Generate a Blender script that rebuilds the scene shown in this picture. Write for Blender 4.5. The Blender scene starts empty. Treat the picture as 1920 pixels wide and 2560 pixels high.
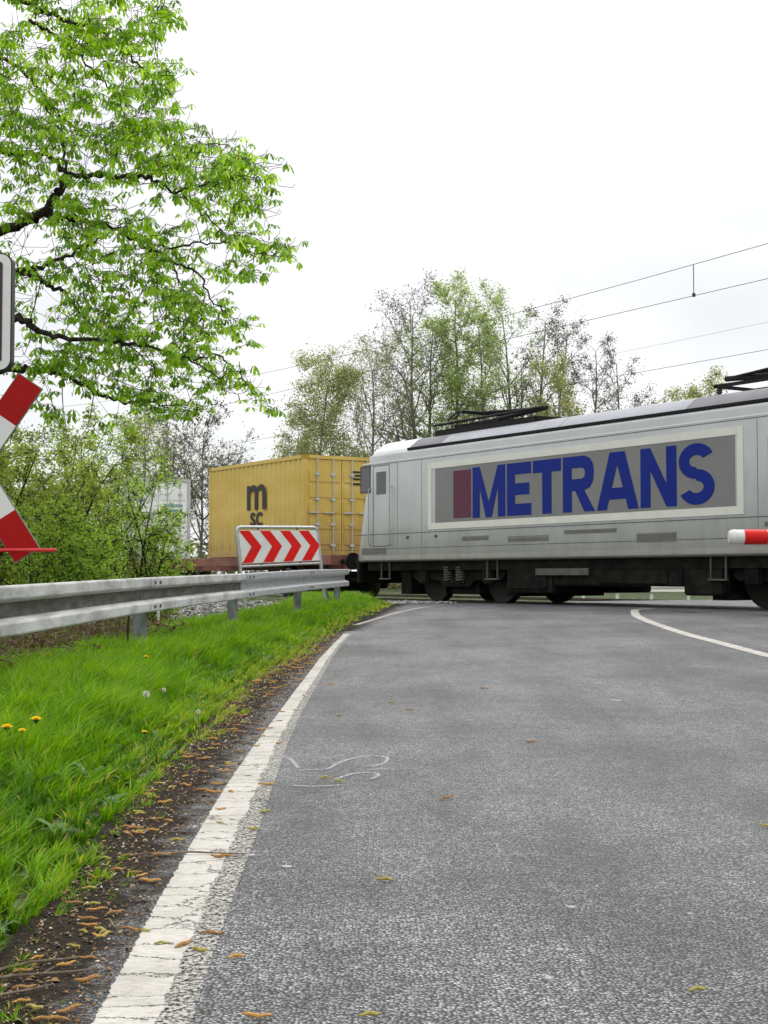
import bpy, math, random
import numpy as np
from mathutils import Vector, Matrix

# ------------------------------------------------------------------ scene, camera, sky, sun
C = bpy.context.scene.collection
sc = bpy.context.scene
F = 3555.0; K = 1920 / 1659.0; CZ = .85; PIT = math.atan(161 / F)
cam = bpy.data.cameras.new('camera'); camo = bpy.data.objects.new('camera', cam); C.objects.link(camo)
camo.location = (0, 0, CZ); camo.rotation_euler = (math.pi / 2 + PIT, 0, 0)
cam.sensor_fit = 'VERTICAL'; cam.sensor_height = 36; cam.lens = 36 * F / 2560
cam.clip_start = .05; cam.clip_end = 6000
sc.camera = camo
sc.view_settings.view_transform = 'Standard'; sc.view_settings.look = 'None'
sc.view_settings.gamma = 1; sc.view_settings.exposure = 0.0
sc.cycles.max_bounces = 8; sc.cycles.transparent_max_bounces = 8

SUN_EL, SUN_AZ = math.radians(52), math.radians(40)      # azimuth clockwise from +Y: front right of the camera
w = bpy.data.worlds.new('World'); sc.world = w; w.use_nodes = True
nt = w.node_tree; nt.nodes.clear()
def wn(t, **k):
    n = nt.nodes.new(t)
    for a, b in k.items(): setattr(n, a, b)
    return n
wo = wn('ShaderNodeOutputWorld'); bg = wn('ShaderNodeBackground'); bg.inputs[1].default_value = .1
sky = wn('ShaderNodeTexSky', sky_type='NISHITA'); sky.sun_disc = False
sky.sun_elevation = SUN_EL; sky.sun_rotation = SUN_AZ
tc = wn('ShaderNodeTexCoord'); sep = wn('ShaderNodeSeparateXYZ'); nt.links.new(tc.outputs['Generated'], sep.inputs[0])
mp = wn('ShaderNodeMapping'); mp.inputs['Scale'].default_value = (1.6, 1.6, 3.4); mp.inputs['Location'].default_value = (3.1, .4, 1.9)
mp.inputs['Rotation'].default_value = (0, math.radians(35), 0)
nt.links.new(tc.outputs['Generated'], mp.inputs[0])
nz = wn('ShaderNodeTexNoise'); nz.inputs['Scale'].default_value = 1.7; nz.inputs['Detail'].default_value = 5; nz.inputs['Roughness'].default_value = .5
nt.links.new(mp.outputs[0], nz.inputs['Vector'])
cr = wn('ShaderNodeValToRGB'); nt.links.new(nz.outputs['Fac'], cr.inputs[0])
cr.color_ramp.elements[0].position = .36; cr.color_ramp.elements[0].color = (.82, .835, .855, 1)
cr.color_ramp.elements[1].position = .56; cr.color_ramp.elements[1].color = (1.0, 1.0, 1.0, 1)
mr = wn('ShaderNodeMapRange'); nt.links.new(sep.outputs['Z'], mr.inputs[0])
mr.inputs[1].default_value = .30; mr.inputs[2].default_value = .95; mr.inputs[3].default_value = 11.4; mr.inputs[4].default_value = 20
vm = wn('ShaderNodeVectorMath', operation='SCALE'); nt.links.new(cr.outputs[0], vm.inputs[0]); nt.links.new(mr.outputs[0], vm.inputs['Scale'])
mx = wn('ShaderNodeMixRGB'); mx.inputs[0].default_value = .95
nt.links.new(sky.outputs[0], mx.inputs[1]); nt.links.new(vm.outputs[0], mx.inputs[2]); nt.links.new(mx.outputs[0], bg.inputs[0]); nt.links.new(bg.outputs[0], wo.inputs[0])

sl = bpy.data.lights.new('sun', 'SUN'); sl.energy = 1.25; sl.angle = math.radians(14); sl.color = (1, .96, .9)
so = bpy.data.objects.new('sun', sl); C.objects.link(so)
so.rotation_euler = (math.pi / 2 - SUN_EL, 0, -SUN_AZ + math.pi)
sd = Vector((math.sin(SUN_AZ) * math.cos(SUN_EL), math.cos(SUN_AZ) * math.cos(SUN_EL), math.sin(SUN_EL)))
so.rotation_euler = sd.to_track_quat('Z', 'Y').to_euler()

# ------------------------------------------------------------------ helpers
def tag(o, label=None, cat=None, group=None, kind=None):
    if label: o['label'] = label
    if cat: o['category'] = cat
    if group: o['group'] = group
    if kind: o['kind'] = kind
    return o
def empty(name, loc, label, cat, group=None, rz=0):
    o = bpy.data.objects.new(name, None); C.objects.link(o); o.location = loc; o.rotation_euler = (0, 0, rz)
    o.empty_display_size = .2
    return tag(o, label, cat, group)
def link(name, me, m, parent=None, smooth=False):
    o = bpy.data.objects.new(name, me); C.objects.link(o)
    ms = m if isinstance(m, (list, tuple)) else [m]
    if len(me.materials) == 0:
        for q in ms: me.materials.append(q)
    if smooth: me.polygons.foreach_set('use_smooth', np.ones(len(me.polygons), bool))
    if parent is not None: o.parent = parent
    return o
def npmesh(name, V, faces, attrs=None, mi=None):
    """V (n,3); faces: list of int arrays (m,k)"""
    me = bpy.data.meshes.new(name)
    V = np.asarray(V, np.float32)
    faces = [np.asarray(f, np.int32) for f in faces if len(f)]
    loops = np.concatenate([f.ravel() for f in faces])
    cnt = np.concatenate([np.full(len(f), f.shape[1], np.int32) for f in faces])
    st = np.concatenate([[0], np.cumsum(cnt)[:-1]]).astype(np.int32)
    me.vertices.add(len(V)); me.vertices.foreach_set('co', V.ravel())
    me.loops.add(len(loops)); me.loops.foreach_set('vertex_index', loops)
    me.polygons.add(len(cnt)); me.polygons.foreach_set('loop_start', st)
    if mi is not None: me.polygons.foreach_set('material_index', np.asarray(mi, np.int32))
    me.update(calc_edges=True)
    for k, v in (attrs or {}).items():
        a = me.attributes.new(k, 'FLOAT', 'POINT'); a.data.foreach_set('value', np.asarray(v, np.float32))
    return me
class MB:
    """collects simple solids for ONE part"""
    def __init__(s): s.v = []; s.f = []; s.m = []
    def add(s, vs, fs, m=0):
        b = len(s.v); s.v += [tuple(v) for v in vs]; s.f += [tuple(b + i for i in f) for f in fs]; s.m += [m] * len(fs); return s
    def box(s, x0, x1, y0, y1, z0, z1, m=0, bv=0.0):
        if bv <= 0:
            vs = [(x, y, z) for z in (z0, z1) for y in (y0, y1) for x in (x0, x1)]
            return s.add(vs, [(0, 2, 3, 1), (4, 5, 7, 6), (0, 1, 5, 4), (2, 6, 7, 3), (0, 4, 6, 2), (1, 3, 7, 5)], m)
        import bmesh
        bm = bmesh.new(); bmesh.ops.create_cube(bm, size=1)
        for v in bm.verts: v.co = Vector(((x0 + x1) / 2 + v.co.x * (x1 - x0), (y0 + y1) / 2 + v.co.y * (y1 - y0), (z0 + z1) / 2 + v.co.z * (z1 - z0)))
        bmesh.ops.bevel(bm, geom=list(bm.edges), offset=bv, segments=2, affect='EDGES')
        bm.verts.index_update()
        s.add([v.co for v in bm.verts], [[v.index for v in f.verts] for f in bm.faces], m); bm.free(); return s
    def tube(s, pts, r, n=10, m=0, caps=True):
        pts = [Vector(p) for p in pts]; rs = r if isinstance(r, (list, tuple)) else [r] * len(pts)
        b = []; up = None
        for i, p in enumerate(pts):
            d = (pts[min(i + 1, len(pts) - 1)] - pts[max(i - 1, 0)]).normalized()
            if up is None: up = Vector((0, 0, 1)) if abs(d.z) < .9 else Vector((1, 0, 0))
            a = d.cross(up).normalized(); c = a.cross(d).normalized(); up = c
            b.append([p + (a * math.cos(2 * math.pi * j / n) + c * math.sin(2 * math.pi * j / n)) * rs[i] for j in range(n)])
        vs = [v for ring in b for v in ring]; fs = []
        for i in range(len(pts) - 1):
            for j in range(n): fs.append((i * n + j, i * n + (j + 1) % n, (i + 1) * n + (j + 1) % n, (i + 1) * n + j))
        if caps: fs.append(tuple(range(n))[::-1]); fs.append(tuple((len(pts) - 1) * n + j for j in range(n)))
        return s.add(vs, fs, m)
    def prism(s, poly, y0, y1, m=0, ax='y'):
        """polygon in xz extruded along y"""
        n = len(poly)
        if ax == 'y': vs = [(x, y, z) for y in (y0, y1) for x, z in poly]
        else: vs = [(x, y, z) for z in (y0, y1) for x, y in poly]
        fs = [tuple(range(n)), tuple(range(2 * n - 1, n - 1, -1))] + [(i, i + n, (i + 1) % n + n, (i + 1) % n) for i in range(n)]
        return s.add(vs, fs, m)
    def build(s, name, mat, parent=None, smooth=False, label=None, sharp=40):
        me = bpy.data.meshes.new(name); me.from_pydata(s.v, [], s.f)
        import bmesh
        bm = bmesh.new(); bm.from_mesh(me); bmesh.ops.recalc_face_normals(bm, faces=bm.faces); bm.to_mesh(me); bm.free()
        o = link(name, me, mat, parent)
        if len(me.materials) > 1: me.polygons.foreach_set('material_index', s.m)
        if smooth:
            me.polygons.foreach_set('use_smooth', [True] * len(me.polygons)); me.set_sharp_from_angle(angle=math.radians(sharp))
        if label: o['label'] = label
        return o
def bez(pts, n=8):
    """Catmull-Rom through pts"""
    P = [np.array(p, float) for p in pts]; P = [2 * P[0] - P[1]] + P + [2 * P[-1] - P[-2]]; out = []
    for i in range(1, len(P) - 2):
        for j in range(n):
            t = j / n; a, b, c, d = P[i - 1:i + 3]
            out.append(.5 * ((2 * b) + (-a + c) * t + (2 * a - 5 * b + 4 * c - d) * t * t + (-a + 3 * b - 3 * c + d) * t ** 3))
    out.append(P[-2]); return out

def ray(xd, yd):
    x = (xd * K - 960) / F; y = (1280 - yd * K) / F
    return np.array([x, math.cos(PIT) - y * math.sin(PIT), math.sin(PIT) + y * math.cos(PIT)])
def at(xd, yd, Y):
    r = ray(xd, yd); return np.array([0, 0, CZ]) + r * (Y / r[1])

# track frame: U runs along the track to the right and nearer, N away from the camera
U = np.array([.5344, -.8452]); N = np.array([.8452, .5344])
def sd2xy(s, d): return (N[0] * d + U[0] * s, N[1] * d + U[1] * s)
def sstep(x): x = np.clip(x, 0, 1); return x * x * (3 - 2 * x)
def gz(X, Y):
    d = N[0] * X + N[1] * Y
    return .25 * sstep((d - 5) / 12.5) - .34 * sstep((d - 26.5) / 9)
EY = [-30, 0, 2.7, 3.1, 3.9, 4.8, 5.5, 7, 8.9, 11.2, 13.3, 17.1, 22.2, 26, 31, 33]
EX = [-.95, -.70, -.725, -.755, -.80, -.845, -.89, -.93, -.97, -1.03, -.95, -.83, -.50, -.2, .21, .6]
def edgeX(Y): return np.interp(Y, EY, EX)
GRX = [(-2.85, -3), (-2.7, .8), (-2.55, 4.8), (-2.38, 8.8), (-2.2, 13.1), (-1.8, 18.05), (-1.23, 21.8), (-.77, 26.6)]
def railX(Y): return np.interp(Y, [p[1] for p in GRX], [p[0] for p in GRX])
rng = np.random.default_rng(7)
def lump(X, Y):
    return .5 * np.sin(X * 3.1 + 1.7 * np.sin(Y * 1.3)) * np.sin(Y * 2.3 + 1.1 * np.sin(X * 2.1)) + .5 * np.sin(X * 7.3 + Y * 1.1) * np.sin(Y * 5.9 - X * 2)
def hground(X, Y):
    d = N[0] * X + N[1] * Y
    e = edgeX(Y) - X
    side = np.where(d < 17.2, 1.0, 0.0)
    m = (.03 * sstep(e / .12) + .09 * sstep((e - .05) / .9) + .012 * lump(X, Y) * sstep(e / .4)) * side
    drop = -.45 * sstep((railX(Y) - .9 - X) / 2.0) * (1 - sstep((d - 10) / 3.5))
    return gz(X, Y) - .03 + m + drop

# ------------------------------------------------------------------ materials
MATS = {}
def mat(name, col, rough=.6, metal=0, var=.0, vscale=3, bump=0, bscale=20, spec=.3, col2=None, coat=0, detail=4, stretch=None, ramp=(.35, .65)):
    if name in MATS: return MATS[name]
    m = bpy.data.materials.new(name); m.use_nodes = True; t = m.node_tree; p = t.nodes['Principled BSDF']
    p.inputs['Base Color'].default_value = (*col, 1); p.inputs['Roughness'].default_value = rough; p.inputs['Metallic'].default_value = metal
    p.inputs['Specular IOR Level'].default_value = spec; p.inputs['Coat Weight'].default_value = coat
    tcn = t.nodes.new('ShaderNodeTexCoord'); vec = tcn.outputs['Object']
    if stretch:
        mpn = t.nodes.new('ShaderNodeMapping'); mpn.inputs['Scale'].default_value = stretch; t.links.new(vec, mpn.inputs[0]); vec = mpn.outputs[0]
    if var or col2:
        n = t.nodes.new('ShaderNodeTexNoise'); n.inputs['Scale'].default_value = vscale; n.inputs['Detail'].default_value = detail; n.inputs['Roughness'].default_value = .62
        t.links.new(vec, n.inputs['Vector'])
        r = t.nodes.new('ShaderNodeValToRGB'); t.links.new(n.outputs['Fac'], r.inputs[0])
        c2 = col2 if col2 else tuple(min(1, c * (1 + var)) for c in col); c1 = col if col2 else tuple(c * (1 - var) for c in col)
        r.color_ramp.elements[0].color = (*c1, 1); r.color_ramp.elements[1].color = (*c2, 1)
        r.color_ramp.elements[0].position = ramp[0]; r.color_ramp.elements[1].position = ramp[1]
        t.links.new(r.outputs[0], p.inputs['Base Color'])
    if bump:
        n2 = t.nodes.new('ShaderNodeTexNoise'); n2.inputs['Scale'].default_value = bscale; n2.inputs['Detail'].default_value = 5; t.links.new(vec, n2.inputs['Vector'])
        b = t.nodes.new('ShaderNodeBump'); b.inputs['Strength'].default_value = bump; b.inputs['Distance'].default_value = .02
        t.links.new(n2.outputs['Fac'], b.inputs['Height']); t.links.new(b.outputs[0], p.inputs['Normal'])
    MATS[name] = m; return m
def leafmat(name, stops, trans=.45, rough=.5, attr='rnd'):
    m = bpy.data.materials.new(name); m.use_nodes = True; t = m.node_tree; p = t.nodes['Principled BSDF']; out = t.nodes['Material Output']
    a = t.nodes.new('ShaderNodeAttribute'); a.attribute_name = attr
    r = t.nodes.new('ShaderNodeValToRGB'); t.links.new(a.outputs['Fac'], r.inputs[0])
    while len(r.color_ramp.elements) < len(stops): r.color_ramp.elements.new(.5)
    for e, (q, c) in zip(r.color_ramp.elements, stops): e.position = q; e.color = (*c, 1)
    t.links.new(r.outputs[0], p.inputs['Base Color']); p.inputs['Roughness'].default_value = rough; p.inputs['Specular IOR Level'].default_value = .35
    tr = t.nodes.new('ShaderNodeBsdfTranslucent')
    hs = t.nodes.new('ShaderNodeHueSaturation'); hs.inputs['Value'].default_value = 1.5; hs.inputs['Saturation'].default_value = 1.08; hs.inputs['Hue'].default_value = .492
    t.links.new(r.outputs[0], hs.inputs['Color']); t.links.new(hs.outputs[0], tr.inputs[0])
    mixs = t.nodes.new('ShaderNodeMixShader'); mixs.inputs[0].default_value = trans
    t.links.new(p.outputs[0], mixs.inputs[1]); t.links.new(tr.outputs[0], mixs.inputs[2]); t.links.new(mixs.outputs[0], out.inputs[0])
    return m

def asphalt():
    m = bpy.data.materials.new('asphalt'); m.use_nodes = True; t = m.node_tree; p = t.nodes['Principled BSDF']; L = t.links.new
    def nd(ty, **k):
        n = t.nodes.new(ty)
        for a, b in k.items(): setattr(n, a, b)
        return n
    tcn = nd('ShaderNodeTexCoord'); ob = tcn.outputs['Object']
    def vor(scale, feat='F1'):
        v = nd('ShaderNodeTexVoronoi', feature=feat); v.inputs['Scale'].default_value = scale; L(ob, v.inputs['Vector']); return v
    def noise(scale, det=4, rg=.6):
        n = nd('ShaderNodeTexNoise'); n.inputs['Scale'].default_value = scale; n.inputs['Detail'].default_value = det; n.inputs['Roughness'].default_value = rg; L(ob, n.inputs['Vector']); return n
    def ramp(inp, stops):
        r = nd('ShaderNodeValToRGB'); L(inp, r.inputs[0])
        while len(r.color_ramp.elements) < len(stops): r.color_ramp.elements.new(.5)
        for e, (q, c) in zip(r.color_ramp.elements, stops): e.position = q; e.color = (*c, 1) if len(c) == 3 else c
        return r
    def mixc(f, a, b, mode='MIX'):
        x = nd('ShaderNodeMixRGB', blend_type=mode)
        if isinstance(f, float): x.inputs[0].default_value = f
        else: L(f, x.inputs[0])
        L(a, x.inputs[1]); L(b, x.inputs[2]); return x
    v1 = vor(115); sepc = nd('ShaderNodeSeparateColor'); L(v1.outputs['Color'], sepc.inputs[0])
    stone = ramp(sepc.outputs[0], [(0, (.12, .121, .124)), (.4, (.24, .244, .252)), (.85, (.375, .38, .392)), (.97, (.43, .43, .425)), (1, (.54, .53, .52))])
    gap = ramp(v1.outputs['Distance'], [(0, (1.12, 1.12, 1.12)), (.32, (1, 1, 1)), (.60, (.10, .098, .095))])
    c = mixc(1.0, stone.outputs[0], gap.outputs[0], 'MULTIPLY')
    fine = noise(260, 2); fr = ramp(fine.outputs['Fac'], [(.35, (.72, .72, .72)), (.7, (1.3, 1.3, 1.3))])
    c = mixc(1.0, c.outputs[0], fr.outputs[0], 'MULTIPLY')
    big = noise(.55, 4, .55); br = ramp(big.outputs['Fac'], [(.36, (.68, .685, .69)), (.60, (1.28, 1.28, 1.29))])
    c = mixc(1.0, c.outputs[0], br.outputs[0], 'MULTIPLY')
    st = nd('ShaderNodeMapping'); st.inputs['Scale'].default_value = (1.5, .28, 1); L(ob, st.inputs[0]); tn = nd('ShaderNodeTexNoise'); tn.inputs['Scale'].default_value = 1.3; tn.inputs['Detail'].default_value = 6; tn.inputs['Roughness'].default_value = .65; L(st.outputs[0], tn.inputs['Vector'])
    tr2 = ramp(tn.outputs['Fac'], [(.36, (.66, .66, .67)), (.5, (1, 1, 1)), (.62, (1.22, 1.22, 1.23))]); c = mixc(1.0, c.outputs[0], tr2.outputs[0], 'MULTIPLY')
    # short open cracks and dark scuffs lying across the lane
    sm = nd('ShaderNodeMapping'); sm.inputs['Scale'].default_value = (.8, 4.5, 1); L(ob, sm.inputs[0]); sn = nd('ShaderNodeTexNoise'); sn.inputs['Scale'].default_value = 1.1; sn.inputs['Detail'].default_value = 9; sn.inputs['Roughness'].default_value = .72; L(sm.outputs[0], sn.inputs['Vector'])
    sr = ramp(sn.outputs['Fac'], [(.30, (.42, .42, .42)), (.40, (1, 1, 1))]); c = mixc(1.0, c.outputs[0], sr.outputs[0], 'MULTIPLY')
    v2 = vor(48); s2 = nd('ShaderNodeSeparateColor'); L(v2.outputs['Color'], s2.inputs[0]); r2 = ramp(s2.outputs[0], [(0, (.72, .72, .72)), (1, (1.25, 1.25, 1.25))]); c = mixc(1.0, c.outputs[0], r2.outputs[0], 'MULTIPLY')
    md = noise(6, 5, .7); mrr = ramp(md.outputs['Fac'], [(.3, (.8, .8, .8)), (.65, (1.14, 1.14, 1.13))])
    c = mixc(1.0, c.outputs[0], mrr.outputs[0], 'MULTIPLY')
    # dirt on the shoulder
    at_ = nd('ShaderNodeAttribute', attribute_name='dirt')
    dn = noise(9, 6, .7); ad = nd('ShaderNodeMath', operation='MULTIPLY_ADD'); L(dn.outputs['Fac'], ad.inputs[0]); ad.inputs[1].default_value = .9; L(at_.outputs['Fac'], ad.inputs[2])
    dr = ramp(ad.outputs[0], [(.75, (0, 0, 0)), (1.05, (1, 1, 1))])
    dcn = noise(45, 6, .75); dc = ramp(dcn.outputs['Fac'], [(.3, (.012, .009, .007)), (.5, (.032, .025, .019)), (.66, (.07, .056, .042)), (.82, (.30, .26, .21))])
    c = mixc(dr.outputs[0], c.outputs[0], dc.outputs[0])
    L(c.outputs[0], p.inputs['Base Color'])
    ro = nd('ShaderNodeMapRange'); L(dr.outputs[0], ro.inputs[0]); ro.inputs[3].default_value = .45; ro.inputs[4].default_value = .9; L(ro.outputs[0], p.inputs['Roughness'])
    so_ = nd('ShaderNodeMapRange'); L(dr.outputs[0], so_.inputs[0]); so_.inputs[3].default_value = .55; so_.inputs[4].default_value = .08; L(so_.outputs[0], p.inputs['Specular IOR Level'])
    # bump
    inv = nd('ShaderNodeMath', operation='SUBTRACT'); inv.inputs[0].default_value = 1; L(v1.outputs['Distance'], inv.inputs[1])
    add = nd('ShaderNodeMath', operation='ADD'); L(inv.outputs[0], add.inputs[0]); L(sepc.outputs[1], add.inputs[1])
    b = nd('ShaderNodeBump'); b.inputs['Strength'].default_value = .95; b.inputs['Distance'].default_value = .0085; L(add.outputs[0], b.inputs['Height'])
    b2 = nd('ShaderNodeBump'); b2.inputs['Strength'].default_value = .5; b2.inputs['Distance'].default_value = .012
    nb = noise(28, 5, .7); L(nb.outputs['Fac'], b2.inputs['Height']); L(b.outputs[0], b2.inputs['Normal']); L(b2.outputs[0], p.inputs['Normal'])
    return m, None

def paintmat(name, wearx):
    """road paint: uv.x across, uv.y metres along; worn more towards uv.x=1"""
    m = bpy.data.materials.new(name); m.use_nodes = True; t = m.node_tree; p = t.nodes['Principled BSDF']; L = t.links.new
    def nd(ty, **k):
        n = t.nodes.new(ty)
        for a, b in k.items(): setattr(n, a, b)
        return n
    tcn = nd('ShaderNodeTexCoord'); ob = tcn.outputs['Object']
    au = nd('ShaderNodeAttribute', attribute_name='across')
    def noise(scale, det=4, rg=.6, st=None):
        n = nd('ShaderNodeTexNoise'); n.inputs['Scale'].default_value = scale; n.inputs['Detail'].default_value = det; n.inputs['Roughness'].default_value = rg
        if st:
            q = nd('ShaderNodeMapping'); q.inputs['Scale'].default_value = st; L(ob, q.inputs[0]); L(q.outputs[0], n.inputs['Vector'])
        else: L(ob, n.inputs['Vector'])
        return n
    def math_(op, a, b):
        n = nd('ShaderNodeMath', operation=op)
        for i, x in enumerate((a, b)):
            if isinstance(x, (int, float)): n.inputs[i].default_value = x
            else: L(x, n.inputs[i])
        return n.outputs[0]
    def ramp(inp, stops):
        r = nd('ShaderNodeValToRGB'); L(inp, r.inputs[0])
        while len(r.color_ramp.elements) < len(stops): r.color_ramp.elements.new(.5)
        for e, (q, c) in zip(r.color_ramp.elements, stops): e.position = q; e.color = (*c, 1)
        return r.outputs[0]
    # ragged boundary of the thick new paint
    nb = noise(7, 4, .6)
    pos = math_('ADD', au.outputs['Fac'], math_('MULTIPLY', math_('SUBTRACT', nb.outputs['Fac'], .5), .28))
    worn = ramp(pos, [(wearx, (0, 0, 0)), (wearx + .02, (1, 1, 1))])
    speck = noise(85, 3, .8); hole = ramp(speck.outputs['Fac'], [(.31, (1, 1, 1)), (.335, (0, 0, 0))])
    speck2 = noise(95, 4, .75); hole2 = ramp(speck2.outputs['Fac'], [(.475, (1, 1, 1)), (.52, (0, 0, 0))])
    # transverse cracks: distorted wave across
    q = nd('ShaderNodeMapping'); q.inputs['Scale'].default_value = (3.2, 7.5, 1); L(ob, q.inputs[0])
    vv = nd('ShaderNodeTexVoronoi', feature='DISTANCE_TO_EDGE'); vv.inputs['Scale'].default_value = 1.0
    dv = nd('ShaderNodeVectorMath', operation='ADD'); nn = noise(14, 5, .7); sc_ = nd('ShaderNodeVectorMath', operation='SCALE'); sc_.inputs['Scale'].default_value = .75
    L(nn.outputs['Color'], sc_.inputs[0]); L(q.outputs[0], dv.inputs[0]); L(sc_.outputs[0], dv.inputs[1]); L(dv.outputs[0], vv.inputs['Vector'])
    crack = ramp(vv.outputs['Distance'], [(.010, (.8, .8, .8)), (.026, (0, 0, 0))])
    h = math_('MAXIMUM', hole, crack); h = math_('MAXIMUM', h, math_('MULTIPLY', worn, hole2))
    edge = math_('MAXIMUM', math_('GREATER_THAN', math_('ADD', math_('MULTIPLY', math_('SUBTRACT', au.outputs['Fac'], .5), 2.0), math_('MULTIPLY', noise(60, 4, .7).outputs['Fac'], .25)), 1.07),
                 math_('LESS_THAN', math_('SUBTRACT', math_('MULTIPLY', math_('SUBTRACT', au.outputs['Fac'], .5), 2.0), math_('MULTIPLY', noise(40, 4, .7).outputs['Fac'], .25)), -1.08))
    h = math_('MAXIMUM', h, edge)
    pc = ramp(noise(3, 6, .75).outputs['Fac'], [(.3, (.40, .375, .33)), (.6, (.56, .535, .49))])
    pc2 = ramp(noise(30, 5, .7, (1, 4, 1)).outputs['Fac'], [(.32, (.72, .71, .69)), (.6, (1.05, 1.05, 1.05))])
    mm = nd('ShaderNodeMixRGB', blend_type='MULTIPLY'); mm.inputs[0].default_value = 1; L(pc, mm.inputs[1]); L(pc2, mm.inputs[2])
    ms = nd('ShaderNodeMixRGB'); L(math_('MULTIPLY', worn, .16), ms.inputs[0]); L(mm.outputs[0], ms.inputs[1]); ms.inputs[2].default_value = (.2, .19, .175, 1)
    L(ms.outputs[0], p.inputs['Base Color']); p.inputs['Roughness'].default_value = .6
    tr = nd('ShaderNodeBsdfTransparent'); x = nd('ShaderNodeMixShader'); L(h, x.inputs[0]); L(p.outputs[0], x.inputs[1]); L(tr.outputs[0], x.inputs[2]); L(x.outputs[0], t.nodes['Material Output'].inputs[0])
    b = nd('ShaderNodeBump'); b.inputs['Strength'].default_value = .5; b.inputs['Distance'].default_value = .006; L(noise(60, 5, .7).outputs['Fac'], b.inputs['Height']); L(b.outputs[0], p.inputs['Normal'])
    return m

GALV = mat('galvanised_steel', (.40, .41, .42), .4, .35, vscale=5, col2=(.56, .575, .59), bump=.12, bscale=60, stretch=(6, 1.2, 6))
GALVW = mat('weathered_galvanised_steel', (.26, .255, .24), .5, .2, vscale=2.2, col2=(.58, .585, .585), bump=.2, bscale=40, stretch=(5, 1.0, 3), ramp=(.3, .58), detail=8)
GALVD = mat('galvanised_post_steel', (.13, .14, .145), .5, .4, vscale=6, col2=(.27, .29, .295), stretch=(2, 2, .7))
GROOVE = mat('grimy_shaded_groove_steel', (.05, .045, .038), .85, 0, vscale=5, col2=(.17, .16, .14), stretch=(5, .8, 3), ramp=(.3, .7), detail=8)  # brown groove dirt, with the fold's shade also darkened into the colour
BARK = mat('bark', (.018, .015, .012), .9, spec=.12, vscale=9, col2=(.055, .048, .040), bump=.5, bscale=35, stretch=(1, 1, .4))
BARK2 = mat('grey_bark', (.075, .068, .055), .85, vscale=3, col2=(.15, .14, .115))
SOIL = None

# ------------------------------------------------------------------ ground, road, markings
def grid_mesh(name, xs, ys, zf, keep=None):
    X, Y = np.meshgrid(xs, ys); Z = zf(X, Y); V = np.stack([X, Y, Z], -1).reshape(-1, 3)
    nx = len(xs); i = np.arange(len(ys) - 1)[:, None] * nx + np.arange(nx - 1)[None]; i = i.ravel()
    q = np.stack([i, i + 1, i + nx + 1, i + nx], 1)
    if keep is not None:
        c = V[q].mean(1); q = q[keep(c[:, 0], c[:, 1])]
    return npmesh(name, V, [q])
def spread(a, b, st, far, k=1.35):
    c = list(np.arange(a, b, st)); L, R = [], []; s = st; x = a
    while x > -far: s *= k; x -= s; L.append(x)
    s = st; x = c[-1]
    while x < far: s *= k; x += s; R.append(x)
    return np.array(L[::-1] + c + R)
gm = bpy.data.materials.new('verge_soil'); gm.use_nodes = True
t = gm.node_tree; p = t.nodes['Principled BSDF']; p.inputs['Roughness'].default_value = .95; p.inputs['Specular IOR Level'].default_value = .1
tcn = t.nodes.new('ShaderNodeTexCoord'); n = t.nodes.new('ShaderNodeTexNoise'); n.inputs['Scale'].default_value = 6; n.inputs['Detail'].default_value = 8; n.inputs['Roughness'].default_value = .7
t.links.new(tcn.outputs['Object'], n.inputs['Vector']); r = t.nodes.new('ShaderNodeValToRGB'); t.links.new(n.outputs['Fac'], r.inputs[0])
for e, (q, c) in zip([r.color_ramp.elements[0], r.color_ramp.elements[1], r.color_ramp.elements.new(.52)], [(.35, (.022, .026, .010)), (.7, (.075, .12, .025)), (.52, (.045, .07, .016))]): e.position = q; e.color = (*c, 1)
t.links.new(r.outputs[0], p.inputs['Base Color'])
b = t.nodes.new('ShaderNodeBump'); b.inputs['Strength'].default_value = .8; b.inputs['Distance'].default_value = .04; t.links.new(n.outputs['Fac'], b.inputs['Height']); t.links.new(b.outputs[0], p.inputs['Normal'])
me = grid_mesh('ground', spread(-8, 8, .12, 2600), spread(0, 36, .15, 2600), hground)
tag(link('ground', me, gm, None, True), kind='structure')

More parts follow.
